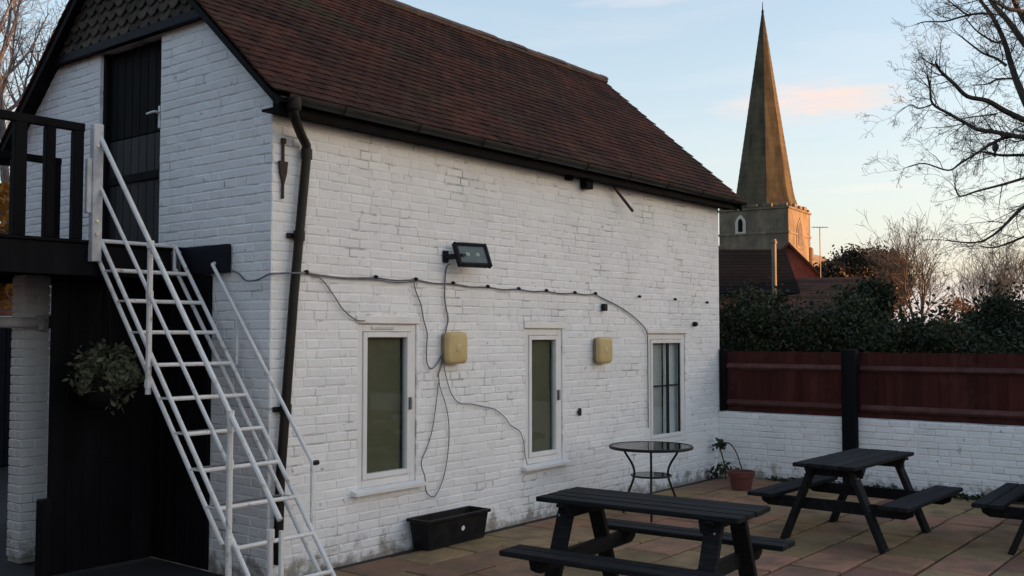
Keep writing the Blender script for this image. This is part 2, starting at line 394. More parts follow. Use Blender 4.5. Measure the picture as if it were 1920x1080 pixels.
# ================================================================== GROUND
MB().add([(-600, -600, -.06), (600, -600, -.06), (600, 600, -.06), (-600, 600, -.06)], [(0, 1, 2, 3)]).build('ground', 'field')['kind'] = 'structure'
MB().add([(-14, -16, -.045), (7.6, -16, -.045), (7.6, 9, -.045), (-14, 9, -.045)], [(0, 1, 2, 3)]).build('yard', 'yard_concrete')['kind'] = 'structure'
patio = MB().add([(-2.4, -7.2, -.022), (7.33, -7.2, -.022), (7.33, -.012, -.022), (-2.4, -.012, -.022)], [(0, 1, 2, 3)]).build('patio', 'soil')
patio['kind'] = 'structure'
SX, SY = .6, .452
rg = random.Random(3); row = 0; yy = -.135
while yy > -7.0:
    xx = -1.3 - (SX*.5 if row % 2 else 0) + .05
    while xx < 7.3:
        x1 = min(xx+SX, 7.31); x0 = max(xx, -1.3)
        # only what lies in front of the lens or close to it is laid slab by slab
        rel = Vector(((x0+x1)/2, yy-SY/2, 0))-CAM; a = math.atan2(rel.y, rel.x)
        if x1-x0 > .1 and R_(38.6-47) < a < R_(38.6+33) and rel.length > 2.8:
            g = rg.uniform(.010, .015); dz = rg.uniform(-.005, .005); tl = [rg.uniform(-.003, .003) for _ in range(4)]
            c = [(x0+g, yy-SY+g), (x1-g, yy-SY+g), (x1-g, yy-g), (x0+g, yy-g)]; c = [(p[0]+rg.uniform(-.004, .004), p[1]+rg.uniform(-.004, .004)) for p in c]
            cx, cy = (x0+x1)/2, yy-SY/2; bv = .012
            V = [(p[0], p[1], -.04) for p in c] + [(p[0], p[1], -.008+dz) for p in c] + [(p[0]-math.copysign(bv, p[0]-cx), p[1]-math.copysign(bv, p[1]-cy), dz+t) for p, t in zip(c, tl)]
            F = [(8, 9, 10, 11)] + [f for i in range(4) for f in ((i, (i+1) % 4, 4+(i+1) % 4, 4+i), (4+i, 4+(i+1) % 4, 8+(i+1) % 4, 8+i))]
            MB().add(V, F, rg.random()).build('paving_slab', 'paving_stone', patio)
        xx += SX
    yy -= SY; row += 1

# ================================================================== WHITE BUILDING
L, W, RY, RZ = 7.40, 4.11, 2.056, 5.70        # length, depth, ridge
SL = .888; EY, EZ = -.22, 3.68                # roof slope and its lower edge
house = thing('white_brick_building', 'two storey white painted brick outbuilding with steep brown tiled roof', 'building', (L/2, W/2, 0))
WIN = [(.90, .57, 1.60, 1.94), (3.17, .54, 3.81, 1.91), (5.56, .53, 6.46, 1.86)]
HT = 3.74
# --- front wall (backing of mortar, cut for the windows)
m = MB(); us = [0]
xs = 0.0
for (a, b, c, d) in WIN:
    m.box((xs, 0, -.05), (a, .22, HT)); m.box((a, 0, -.05), (c, .22, b)); m.box((a, 0, d), (c, .22, HT)); xs = c
m.box((xs, 0, -.05), (L, .22, HT))
fwall = m.build('front_wall', 'painted_mortar', house)
LINT = [(a-.03, d, c+.03, d+.075) for a, b, c, d in WIN]
fb = bricks((0, 0, 0), (1, 0, 0), (0, -1, 0), L, HT, [*WIN, *LINT], seed=11)
# --- near gable wall
def gable_poly(x, inset=.10):
    e = EZ+.22*SL-inset
    return [(x, 0.0, -.05), (x, W, -.05), (x, W, e), (x, RY, e+RY*SL), (x, 0.0, e)]
gx = .001
m = MB()
e0 = EZ+.22*SL-.10
DY0, DY1, DZ0, DZ1 = 1.54, 2.55, 2.58, 4.46
def gpoly(pl): m.prism([(gx, y, z) for y, z in pl], (.218, 0, 0))
gpoly([(.221, -.05), (DY0, -.05), (DY0, e0+DY0*SL), (.221, e0+.221*SL)])
m.prism([(gx, .2205, e0+.2205*SL), (gx, .0, e0), (gx, .0, HT+.001), (gx, .2205, HT+.001)], (.218, 0, 0))
gpoly([(DY0, -.05), (DY1, -.05), (DY1, DZ0), (DY0, DZ0)])
gpoly([(DY0, DZ1), (DY1, DZ1), (DY1, e0+(2*RY-DY1)*SL), (RY, e0+RY*SL), (DY0, e0+DY0*SL)])
gpoly([(DY1, -.05), (W, -.05), (W, e0), (DY1, e0+(2*RY-DY1)*SL)])
gwall = m.build('gable_wall', 'painted_mortar', house)
nl = math.hypot(SL, 1)
pls = [((-SL/nl, 1/nl), e0/nl), ((SL/nl, 1/nl), (e0+2*RY*SL)/nl)]
gb = bricks((0, 0, 0), (0, 1, 0), (-1, 0, 0), W, 4.47, [(DY0, DZ0, DY1, DZ1), (.74, -1, 3.2, 2.57)], pls, seed=12, rot=1)
place_bricks([(fwall, fb), (gwall, gb)], 300, house, 'brickwork', 'painted_brick')
# far gable and back wall, plain
m = MB(); m.prism([(L, y, z) for _, y, z in [(0, .221, -.05), (0, W, -.05), (0, W, e0), (0, RY, e0+RY*SL), (0, .221, e0+.221*SL)]], (-.22, 0, 0)); m.build('far_gable_wall', 'painted_brick', house)
MB().box((.22, W-.22, -.05), (L-.22, W, e0)).build('back_wall', 'painted_brick', house)
# rounded painted quoin joints at the corner come from the bricks; lintels over the windows
for (a, b, c, d) in LINT: box('window_lintel', (a, -.016, b+.004), (c, .02, d-.004), 'upvc_white', house, .006)
# --- roof
RX0, RX1 = -.16, 7.70
roof = MB().prism([(RX0+.03, EY+.03, EZ-.045), (RX0+.03, RY, RZ-.05), (RX0+.03, 2*RY-EY-.03, EZ-.045), (RX0+.03, 2*RY-EY-.03, EZ-.085), (RX0+.03, RY, RZ-.10), (RX0+.03, EY+.03, EZ-.085)], (RX1-RX0-.06, 0, 0)).build('roof', 'black_timber', house)
sv = Vector((0, 1, SL)).normalized(); nv = Vector((0, -SL, 1)).normalized()
GA, TWD = .1, .168
slen = Vector((0, RY-EY, RZ-EZ)).length; tiles = []; rg = random.Random(5)
nrow = int(slen/GA)
for j in range(nrow):
    x = RX0 - (TWD/2 if j % 2 else 0)
    while x < RX1-.01:
        a, b = max(x, RX0), min(x+TWD, RX1); x += TWD
        if b-a < .05: continue
        lift = rg.uniform(0, .006); sk = rg.uniform(-.005, .005)
        p0 = Vector((0, EY, EZ)) + sv*(j*GA+sk); p1 = p0 + sv*.155
        h0 = .007+lift*.7; h1 = -.006
        V = []
        for pp, h, th in ((p0, h0, .013), (p1, h1, .012)):
            for xx_ in (a+.002+rg.uniform(0, .0015), (a+b)/2, b-.002):
                cv = .004 if xx_ == (a+b)/2 else 0
                q = Vector((xx_, pp.y, pp.z)); V += [q+nv*(h+cv), q+nv*(h+cv-th)]
        F = [(0, 2, 8, 6), (2, 4, 10, 8), (1, 7, 9, 3), (3, 9, 11, 5), (0, 1, 3, 2), (2, 3, 5, 4), (0, 6, 7, 1), (4, 5, 11, 10)]
        tiles.append((camdist(V[0]), MB().add(V, F, rg.random())))
tiles.sort(key=lambda t: t[0])
for d, t in tiles[:300]: t.build('roof_tile', 'roof_tile', roof)
m = MB()
for d, t in tiles[300:]: m.add(t.v, t.f, t.r[0])
# back slope, joined as well
sv2 = Vector((0, -1, SL)).normalized(); nv2 = Vector((0, SL, 1)).normalized()
for j in range(nrow):
    p0 = Vector((0, 2*RY-EY, EZ)) + sv2*(j*GA); p1 = p0+sv2*.14
    x = RX0
    while x < RX1-.01:
        b = min(x+.33, RX1); V = []
        for pp, h in ((p0, .014), (p1, -.004)):
            for xx_ in (x+.002, b-.002): V += [Vector((xx_, pp.y, pp.z))+nv2*h, Vector((xx_, pp.y, pp.z))+nv2*(h-.013)]
        m.add(V, [(0, 2, 6, 4), (1, 5, 7, 3), (0, 1, 3, 2), (0, 4, 5, 1), (2, 3, 7, 6)]); x = b
m.build('roof_tiling', 'roof_tile', house, kind='stuff')
x = RX0-.01; rg = random.Random(8)
while x < RX1:
    b = min(x+.31, RX1+.01); prof = []; n = 7; dz = rg.uniform(-.006, .008)
    V = []
    for xx_ in (x+.003, b-.003):
        for r_ in (.115, .098):
            for k in range(n):
                g = math.pi*(.04+.92*k/(n-1)); V.append((xx_, RY+r_*math.cos(g)*1.05, RZ-.045+dz+r_*math.sin(g)*.75))
    F = []
    for k in range(n-1):
        F += [(k, k+1, 2*n+k+1, 2*n+k), (n+k, 3*n+k, 3*n+k+1, n+k+1), (k, n+k, n+k+1, k+1), (2*n+k, 2*n+k+1, 3*n+k+1, 3*n+k)]
    MB().add(V, F, rg.random()).build('ridge_tile', 'ridge_tile', roof); x = b
# mortar bedding under the ridge
for sgn in (-1, 1):
    MB().beam((RX0+.01, RY+sgn*.098, RZ-.062), (RX1-.01, RY+sgn*.098, RZ-.062), .05, .05, bv=.01).build('ridge_bedding', 'ridge_tile', roof)
# small pale chimney standing behind the ridge at the top of the picture
ch = MB(); 
for k in range(8):
    ch.bevbox((2.62, 2.30, 5.25+k*.076), (3.02, 2.66, 5.25+k*.076+.07), .008)
ch.build('chimney', 'render_cream', roof)
# bargeboards and soffit
for sgn in (-1, 1):
    yA = EY if sgn < 0 else 2*RY-EY
    bb = MB(); y0, z0 = yA, EZ-.05; y1, z1 = RY, RZ-.06
    bb.prism([(-.145, y0, z0), (-.145, y1, z1), (-.145, y1, z1-.07), (-.145, y0, z0-.065)], (.026, 0, 0)).build('bargeboard', 'black_timber', house)
    bb = MB().prism([(RX1-.05, y0, z0), (RX1-.05, y1, z1), (RX1-.05, y1, z1-.13), (RX1-.05, y0, z0-.12)], (.026, 0, 0)).build('bargeboard', 'black_timber', house)
box('fascia', (-.11, -.165, 3.53), (RX1-.06, -.14, 3.665), 'black_timber', house)
box('soffit', (-.11, -.139, 3.545), (RX1-.06, -.001, 3.565), 'black_timber', house)
# gutter, half round
V = []; F = []; n = 9
for x in (-.06, RX1+.02):
    for r_ in (.058, .052):
        for k in range(n):
            g = math.pi*(1+k/(n-1)); V.append((x, -.228+r_*math.cos(g), 3.655+r_*math.sin(g)))
for k in range(n-1): F += [(k, k+1, 2*n+k+1, 2*n+k), (n+k, 3*n+k, 3*n+k+1, n+k+1), (k, n+k, n+k+1, k+1), (2*n+k, 2*n+k+1, 3*n+k+1, 3*n+k)]
F += [(0, 2*n, 3*n, n), (n-1, 2*n-1, 4*n-1, 3*n-1)]
gut = MB().add(V, F).build('gutter', 'gutter_grey', house, smooth=True)
for x in np.arange(.5, 7.7, .85):
    MB().tube([(x, -.228+.063*math.cos(g), 3.655+.063*math.sin(g)) for g in np.linspace(math.pi, 2*math.pi, 8)], .007, 5).build('gutter_bracket', 'gutter_grey', gut)
# downpipe
dp = MB().tube([(.02, -.228, 3.62), (.02, -.225, 3.54), (.06, -.20, 3.48), (.20, -.10, 3.40), (.275, -.07, 3.34), (.283, -.065, 3.26), (.17, -.062, 2.13), (.062, -.06, .75), (.05, -.06, .30), (.047, -.07, .12)], .037, 12).build('downpipe', 'pipe_black', house, smooth=True)
for z_, x_ in ((3.27, .284), (2.62, .219), (1.28, .104)):
    MB().tube([(x_, -.063, z_-.04), (x_, -.063, z_+.04)], .045, 12).build('pipe_collar', 'pipe_black', dp, smooth=True)
for z_, x_ in ((2.62, .219), (1.28, .104)):
    MB().bevbox((x_-.085, -.035, z_-.02), (x_+.085, -.008, z_+.02), .004).build('pipe_clip', 'pipe_black', dp)
MB().lathe((.02, -.228, 3.55), [(.05, 0), (.058, .02), (.06, .09)], 14).build('gutter_outlet', 'pipe_black', dp, smooth=True)
# iron wall tie by the corner
ti = MB().bevbox((.075, -.03, 2.90), (.098, -.012, 3.36), .004)
ti.prism([(.045, -.034, 3.19), (.128, -.034, 3.19), (.118, -.034, 3.10), (.087, -.034, 2.99), (.056, -.034, 3.10)], (0, .02, 0))
ti.bevbox((.065, -.036, 3.33), (.108, -.014, 3.37), .004)
ti.build('wall_tie', 'iron_rust', house)
# bracket rod and block under the eaves
MB().beam((4.62, -.05, 3.60), (5.04, -.12, 3.27), .028, .028).build('eaves_rod', 'iron_rust', house)
box('eaves_block', (4.13, -.10, 3.44), (4.26, -.013, 3.545), 'black_timber', house)
box('eaves_block', (3.84, -.07, 3.50), (3.93, -.013, 3.545), 'black_timber', house)
# --- windows
def window(i, x0, z0, x1, z1, kind):
    FY = .012; root = MB(); t = .062
    def ring(mb, a0, b0, a1, b1, th, y0, y1):
        mb.bevbox((a0, y0, b0), (a0+th, y1, b1), .004); mb.bevbox((a1-th, y0, b0), (a1, y1, b1), .004)
        mb.bevbox((a0+th, y0+.0015, b0), (a1-th, y1-.0015, b0+th), .004); mb.bevbox((a0+th, y0+.0015, b1-th), (a1-th, y1-.0015, b1), .004)
    ring(root, x0+.002, z0+.002, x1-.002, z1-.002, t, FY, FY+.07)
    wn = root.build('window', 'upvc_white', house); ex = x1-t
    ix0, ix1, iz0, iz1 = x0+t, x1-t, z0+t, z1-t
    s = MB(); ring(s, ix0+.006, iz0+.006, ix1-.006, iz1-.006, .045, FY-.012, FY+.05); s.build('sash', 'upvc_white', wn)
    gx0, gx1, gz0, gz1 = ix0+.05, ix1-.05, iz0+.05, iz1-.05
    MB().box((gx0-.01, FY+.02, gz0-.01), (gx1+.01, FY+.026, gz1+.01)).build('pane', 'window_glass', wn)
    if kind < 2:
        bl = MB().bevbox((gx0-.03, FY+.052, gz0-.03), (gx1-.028, FY+.060, gz1+.03), .002)
        bl.build('blind', 'blind_olive', wn)
        box('handle', (ix1-.038, FY-.045, (iz0+iz1)/2-.06), (ix1-.018, FY-.012, (iz0+iz1)/2+.05), 'steel', wn, .004)
        box('trickle_vent', (x0+.16, FY-.012, z1-.045), (x0+.42, FY-.001, z1-.022), 'white_timber', wn, .003) if i == 0 else None
    else:
        xm = gx0+(gx1-gx0)*.52
        box('mullion', (xm, FY-.002, gz0-.005), (xm+.055, FY+.018, gz1+.005), 'black_plastic', wn)
        box('mullion', (gx1-.03, FY-.002, gz0-.005), (gx1+.002, FY+.018, gz1+.005), 'black_plastic', wn)
        box('glazing_bar', (gx0, FY, gz0+(gz1-gz0)*.52), (xm-.001, FY+.018, gz0+(gz1-gz0)*.52+.02), 'black_plastic', wn)
        box('glazing_bar', (xm+.056, FY, gz0+(gz1-gz0)*.52), (gx1-.031, FY+.018, gz0+(gz1-gz0)*.52+.02), 'black_plastic', wn)
        cu = MB(); pts = []
        for k in range(25):
            x = xm+.03+(gx1-xm)*k/24; pts.append((x, FY+.075+.007*math.sin(k*1.5)))
        cu.add([(x, y, gz0-.06) for x, y in pts]+[(x, y, gz1+.06) for x, y in pts], [(k, k+1, 26+k, 25+k) for k in range(24)]); cu.build('curtain', 'curtain_grey', wn, smooth=True)
        box('net_panel', (gx0-.05, FY+.085, gz0-.05), (xm+.02, FY+.092, gz1+.05), 'grey_net', wn)
    box('room_back', (x0-.2, .55, z0-.2), (x1+.2, .56, z1+.2), 'dark_room', wn)
    for a, b in ((x0-.2, x0-.19), (x1+.19, x1+.2)): box('room_side', (a, .222, z0-.2), (b, .549, z1+.2), 'dark_room', wn)
    for a, b in ((z0-.2, z0-.19), (z1+.19, z1+.2)): box('room_side', (x0-.189, .222, a), (x1+.189, .549, b), 'dark_room', wn)
    if kind < 2:
        sl_ = MB().prism([(x0-.07, -.075, z0-.045), (x0-.07, .01, z0-.045), (x0-.07, .01, z0+.001), (x0-.07, -.075, z0-.018)], (x1-x0+.14, 0, 0)); sl_.build('sill', 'upvc_white', wn)
    return wn
basic('grey_net', (.55, .555, .56), (.46, .465, .47), 4, .9)
window(0, *WIN[0], 0)['label'] = 'white framed window with olive blind nearest the corner downpipe'
window(1, *WIN[1], 1)['label'] = 'narrow white framed window with olive blind in the middle of the wall'
window(2, *WIN[2], 2)['label'] = 'white framed window with black glazing bars behind the round table'
# --- tile hanging on the gable, beam, upper door
th = MB().prism([(-.004, .80, 4.47), (-.004, 3.31, 4.47), (-.004, RY, e0+RY*SL+.02)], (-.03, 0, 0)).build('tile_hanging', 'black_timber', house)
rg = random.Random(4)
for j in range(12):
    z = 4.53+j*.098; half = (e0+RY*SL-z)/SL
    if half < .1: break
    y = RY-half-.02 + (.08 if j % 2 else 0)
    while y < RY+half-.03:
        a, b = y+.008, min(y+.162, RY+half+.05); y += .162
        if b-a < .07: continue
        mid = (a+b)/2; xo = -.05-rg.uniform(0, .006)
        P = [(a, z+.135), (a, z+.045), (a+(mid-a)*.45, z+.008), (mid, z-.012), (b-(b-mid)*.45, z+.008), (b, z+.045), (b, z+.135)]
        V = [(xo-.012 if zz_ < z+.1 else -.037, yy_, zz_) for yy_, zz_ in P]+[(xo+.003 if zz_ < z+.1 else -.030, yy_, zz_) for yy_, zz_ in P]; k = 7
        MB().add(V, [tuple(range(k)), tuple(reversed(range(k, 2*k)))]+[(i, (i+1) % k, (i+1) % k+k, i+k) for i in range(k)], rg.random()).build('hung_tile', 'hung_tile', th)
box('lintel_beam', (-.075, .80, 4.462), (-.036, 3.31, 4.545), 'blue_black_timber', house)
door = MB().box((.10, DY0+.001, DZ0), (.12, DY1-.001, DZ1)).build('upper_door', 'black_timber', house); door['label'] = 'tall black boarded loft door at the head of the white stair'
ny = 7; dw = (DY1-DY0-.12)/ny
box('door_frame', (.03, DY0+.002, DZ0), (.095, DY0+.058, DZ1-.002), 'black_timber', door); box('door_frame', (.03, DY1-.058, DZ0), (.095, DY1-.002, DZ1-.002), 'black_timber', door)
for k in range(ny):
    ya = DY0+.06+k*dw
    box('door_board', (.07, ya+.003, 3.64), (.098, ya+dw-.003, DZ1-.004), 'black_timber', door)
    box('door_board', (.066, ya+.003, DZ0+.02), (.096, ya+dw-.003, 3.632), 'grey_door', door)
box('door_rail', (.050, DY0+.062, 3.22), (.064, DY1-.062, 3.30), 'black_timber', door)
h = MB().bevbox((.052, DY0+.085, 3.66), (.067, DY0+.125, 3.86), .005); h.tube([(.06, DY0+.105, 3.80), (.012, DY0+.105, 3.80), (.008, DY0+.125, 3.80), (.008, DY0+.225, 3.795)], .011, 8); h.build('door_handle', 'upvc_white', door)
# black painted boarding below the deck on the gable, board by board
bo = MB().box((-.012, .745, -.03), (-.002, 1.60, 2.33)).build('black_boarding', 'black_timber', house)
y = .742
while y < 1.53:
    box('board', (-.034, y+.002, -.02), (-.0125, min(y+.128, 1.538), 2.335), 'black_timber', bo); y += .13
# ================================================================== DECK
DKY0, DKY1, DKX = 1.12, 2.78, -3.2
deck = thing('raised_deck', 'black timber deck with railings by the loft door', 'deck', (-1.6, 1.95, 0))
box('fascia_board', (DKX, DKY0-.001, 2.30), (-.78, DKY0+.04, 2.545), 'black_timber', deck)
box('fascia_board', (-.765, DKY0-.001, 2.30), (-.14, DKY0+.04, 2.54), 'black_timber', deck)
box('ledger_beam', (-.055, .48, 2.342), (-.0145, 1.118, 2.57), 'blue_black_timber', deck)
y = DKY0-.02
while y < DKY1:
    box('deck_board', (DKX, y+.003, 2.548), (-.02, min(y+.14, DKY1), 2.575), 'black_timber', deck); y += .143
for x in np.arange(DKX+.05, -.1, .45): box('joist', (x, DKY0+.042, 2.36), (x+.05, DKY1-.04, 2.546), 'black_timber', deck)
box('fascia_board', (DKX, DKY1-.04, 2.30), (-.02, DKY1, 2.545), 'black_timber', deck)
box('top_rail', (DKX, 1.13, 3.41), (-.895, 1.18, 3.475), 'black_timber', deck)
for x0, x1 in ((-.985, -.905), (-1.20, -1.125), (-1.43, -1.34), (-1.72, -1.645), (-1.98, -1.905), (-2.24, -2.165)):
    box('railing_post', (x0, 1.125, 2.578), (x1, 1.185, 3.409), 'black_timber', deck)
box('top_rail', (DKX, 2.70, 3.40), (-.27, 2.75, 3.465), 'black_timber', deck)
for x0 in (-.335, -.72, -.98, -1.3, -1.7, -2.1): box('railing_post', (x0, 2.70, 2.578), (x0+.06, 2.75, 3.399), 'black_timber', deck)
box('support_post', (-3.1, 1.165, -.03), (-3.0, 1.255, 2.36), 'black_timber', deck)
# boarding under the deck front
scr = thing('black_board_screen', 'black boarded screen closing the space under the raised deck', 'screen', (-.5, 1.56, 0))
x = -.925
while x < -.02:
    box('board', (x+.002, 1.54, -.03), (min(x+.142, -.0125), 1.562, 2.355), 'black_timber', scr); x += .144
box('rail', (-.92, 1.563, .35), (-.04, 1.60, .45), 'black_timber', scr); box('rail', (-.92, 1.563, 1.9), (-.04, 1.60, 2.0), 'black_timber', scr)
# low black plinth box before the pillar
pb = MB().bevbox((-1.02, 1.44, -.03), (-.93, 1.535, .58), .008); tag(pb.build('post_stub', 'black_timber'), 'short black timber post at the foot of the white pillar', 'post')
# white brick pillar
pil = thing('brick_pillar', 'white painted brick pillar under the raised deck', 'pillar', (-.72, 2.29, 0))
PX0, PX1, PY0, PY1 = -.835, -.61, 2.18, 2.40
MB().box((PX0+.01, PY0+.01, -.04), (PX1-.01, PY1-.01, 2.35)).build('core', 'painted_mortar', pil)
for j in range(31):
    za = j*.0755; zb = za+.068; g = .003
    if j % 2: rr = [((PX0, PY0), (PX1, (PY0+PY1)/2-g)), ((PX0, (PY0+PY1)/2+g), (PX1, PY1))]
    else: rr = [((PX0, PY0), ((PX0+PX1)/2-g, PY1)), (((PX0+PX1)/2+g, PY0), (PX1, PY1))]
    for a, b in rr:
        dd = random.uniform(-.003, .003)
        MB().bevbox((a[0]+dd, a[1]+dd, za), (b[0]+dd, b[1]+dd, zb), .006).build('brick', 'painted_brick', pil)

# ================================================================== WHITE STEEL STAIR
st = thing('steel_stair', 'steep white tubular steel stair leaning up to the black deck', 'stair', (-.45, 0, 0))
XI, XO = -.125, -.775; SLP = 1.21
fz = lambda y: 2.575-SLP*(1.09-y)
for x in (XI, XO):
    MB().tube([(x, 1.09, 2.575), (x, -1.055, fz(-1.055))], .0165, 8).build('stringer', 'white_metal', st, smooth=True)
MB().tube([(XO, 1.13, fz(1.13)-.18), (XO, -.515, fz(-.515)-.18)], .0165, 8).build('lower_stringer', 'white_metal', st, smooth=True)
MB().tube([(XI, 1.08, fz(1.08)-.18), (XI, -.80, fz(-.80)-.18)], .0165, 8).build('lower_stringer', 'white_metal', st, smooth=True)
for k in range(11):
    z = 2.575-.236*k; y = 1.09-.195*k
    tr = MB().tube([(XO, y, z), (XI, y, z)], .0155, 8)
    tr = tr.build('tread', 'white_metal', st, smooth=True)
    if 0 < k < 9:
        MB().tube([(XO, y+.147, z), (XI, y+.147, z)], .008, 6).build('back_bar', 'cable_grey', tr, smooth=True)
        for x in (XO, XI): MB().tube([(x, y, z), (x, y+.147, z)], .008, 6).build('side_bar', 'white_metal', tr, smooth=True)
MB().tube([(XI-.005, 1.09, 2.57), (XI-.005, 1.09, 2.37)], .0155, 8).build('top_stub', 'white_metal', st, smooth=True)
oz = lambda y: 3.459-1.205*(1.15-y)
HX = -.80
MB().tube([(HX, 1.14, 3.45), (HX, -1.145, oz(-1.145))], .0185, 8).build('handrail', 'white_metal', st, smooth=True)
MB().tube([(HX, 1.11, 3.037), (HX, -.60, 3.037-1.193*1.71)], .0145, 8).build('mid_rail', 'white_metal', st, smooth=True)
MB().tube([(HX, .36, 1.42), (HX, .36, 2.50)], .021, 8).build('handrail_post', 'white_metal', st, smooth=True)
MB().tube([(HX, -.62, -.02), (HX, -.62, 1.33)], .021, 8).build('handrail_post', 'white_metal', st, smooth=True)
MB().tube([(HX, -1.05, -.02), (HX, -1.05, .60)], .0165, 8).build('handrail_post', 'white_metal', st, smooth=True)
MB().tube([(HX, -1.16, -.02), (HX, -1.16, .63)], .0165, 8).build('handrail_post', 'white_metal', st, smooth=True)
IX = -.085
MB().tube([(IX, .63, 2.41), (IX, -.604, .934)], .0145, 8).build('handrail', 'white_metal', st, smooth=True)
MB().tube([(IX, -.60, .935), (IX, -.60, .50), (XI, -.60, .50)], .0125, 8).build('handrail_post', 'white_metal', st, smooth=True)
MB().tube([(IX, .30, 2.02), (IX, .30, 1.62), (XI, .30, 1.62)], .0105, 8).build('handrail_post', 'white_metal', st, smooth=True)
MB().tube([(IX, .63, 2.41), (-.012, .66, 2.43)], .016, 8).build('wall_bracket', 'white_metal', st, smooth=True)
MB().tube([(IX, -.604, .934), (IX+.05, -.604, .934)], .018, 8).build('rail_end_cap', 'black_plastic', st, smooth=True)
for y_, z_ in ((.36, 2.507), (.36, 2.14), (.36, 1.50), (-.62, 1.326), (-.62, 1.0), (-.62, .50), (-1.05, .60)):
    MB().tube([(HX, y_, z_-.032), (HX, y_, z_+.025)], .027, 8).build('clamp', 'white_metal', st, smooth=True)
nw = thing('newel_post', 'tall white timber newel post at the head of the steel stair', 'post', (-.83, 1.09, 2.41))
box('shaft', (-.865, 1.055, 2.41), (-.785, 1.118, 3.475), 'white_timber', nw); box('side_strip', (-.905, 1.07, 2.78), (-.867, 1.11, 3.20), 'white_timber', nw)
for z in (2.62, 2.72, 3.3): MB().tube([(-.83, 1.056, z), (-.83, 1.043, z)], .012, 8).build('bolt', 'steel', nw)

# ================================================================== THINGS ON THE WALL
def cable(name, pts, r, label, mat='cable_grey', sub=6):
    r *= .74
    P = [Vector(p) for p in pts]; out = []
    for i in range(len(P)-1):
        p0, p1, p2, p3 = P[max(i-1, 0)], P[i], P[i+1], P[min(i+2, len(P)-1)]
        for k in range(sub):
            t = k/sub; out.append(.5*((2*p1)+(-p0+p2)*t+(2*p0-5*p1+4*p2-p3)*t*t+(-p0+3*p1-3*p2+p3)*t**3))
    out.append(P[-1]); return MB().tube(out, r, 6)
CY = -.024
lt = thing('light_string', 'sagging run of dark cable with small lamp holders across the white wall', 'cable', (2.5, -.02, 2.3))
lamps = [(.322, 2.336), (1.071, 2.330), (1.556, 2.332), (2.048, 2.318), (2.545, 2.305), (3.025, 2.302), (3.488, 2.298), (4.0, 2.294), (4.394, 2.297)]
main = []
for i, (x, z) in enumerate(lamps):
    main.append((x, CY, z))
    if i < len(lamps)-1: main.append(((x+lamps[i+1][0])/2, CY, (z+lamps[i+1][1])/2-.012*(lamps[i+1][0]-x)*2))
cable('c', main, .0095, '').build('cable', 'cable_grey', lt, smooth=True)
cable('c', [(.322, CY, 2.33), (.7, CY-.003, 2.31), (1.071, CY-.003, 2.315), (1.3, CY-.003, 2.30), (1.556, CY-.003, 2.32)], .007, '').build('cable', 'cable_grey', lt, smooth=True)
for x, z in lamps + [(5.323, 2.29), (6.167, 2.28), (7.006, 2.262)]:
    lh = MB().lathe((0, 0, 0), [(.010, 0), (.016, .008), (.016, .03), (.010, .038)], 10)
    M = Matrix.Translation((x, -.013, z+.012)) @ Matrix.Rotation(R_(100), 4, 'X'); lh.xf(M).build('lamp_holder', 'black_plastic', lt, smooth=True)
wc = cable('c', [(-.022, .47, 2.36), (-.03, .36, 2.33), (-.05, .24, 2.27), (-.05, .10, 2.27), (-.03, -.02, 2.31), (.06, -.035, 2.32), (.17, -.115, 2.325), (.322, CY, 2.336)], .010, '')
tag(wc.build('corner_cable', 'cable_grey', smooth=True), 'grey cable looping from the deck beam round the corner past the downpipe', 'cable')
wc2 = cable('c', [(.33, CY, 2.33), (.47, CY, 2.30), (.60, CY, 2.18), (.72, CY, 2.05), (.86, CY, 1.972), (.95, CY-.004, 1.968)], .007, '')
tag(wc2.build('window_cable', 'cable_grey', smooth=True), 'thin cable dropping from the light string to the window nearest the downpipe', 'cable')
wc3 = cable('c', [(1.535, CY, 2.33), (1.56, CY, 2.24), (1.625, CY, 2.12), (1.665, CY, 1.98), (1.71, CY, 1.86), (1.70, CY, 1.70), (1.715, CY, 1.585), (1.77, CY, 1.545), (1.84, CY, 1.585), (1.90, CY, 1.66), (1.945, CY, 1.70)], .0085, '')
tag(wc3.build('hanging_cable', 'cable_grey', smooth=True), 'cable hanging beside the first window and hooking up to the cream box', 'cable')
wc4 = cable('c', [(1.98, -.05, 2.50), (1.955, CY, 2.44), (1.94, CY, 2.18), (1.985, CY, 2.0), (1.96, CY, 1.90), (1.935, CY, 1.75), (1.91, CY, 1.60), (1.87, CY, 1.52), (1.85, CY, 1.47)], .0105, '')
tag(wc4.build('floodlight_cable', 'cable_grey', smooth=True), 'dark cable running down from the floodlight beside the cream box', 'cable')
wc5 = cable('c', [(1.86, CY, 1.50), (1.88, CY, 1.38), (1.955, CY, 1.22), (2.0, CY, 1.05), (2.0, CY, .85), (1.96, CY, .64), (1.90, CY, .50), (1.80, CY-.01, .405), (1.70, CY-.005, .46), (1.64, CY-.045, .60), (1.64, CY, .72), (1.72, CY, .86), (1.78, CY, 1.0), (1.825, CY, 1.2), (1.86, CY, 1.42)], .0065, '')
tag(wc5.build('looped_cable', 'cable_grey', smooth=True), 'loose loop of thin cable hanging low between the first two windows', 'cable')
wc6 = cable('c', [(1.93, CY, 1.58), (1.98, CY, 1.42), (2.05, CY, 1.29), (2.16, CY, 1.215), (2.32, CY, 1.20), (2.5, CY, 1.165), (2.66, CY, 1.13), (2.82, CY, 1.04), (2.90, CY, .965), (3.05, CY, .89), (3.11, CY, .78), (3.13, CY, .66), (3.12, CY-.04, .56)], .006, '')
tag(wc6.build('wandering_cable', 'cable_grey', smooth=True), 'thin cable wandering across the bricks to the middle window sill', 'cable')
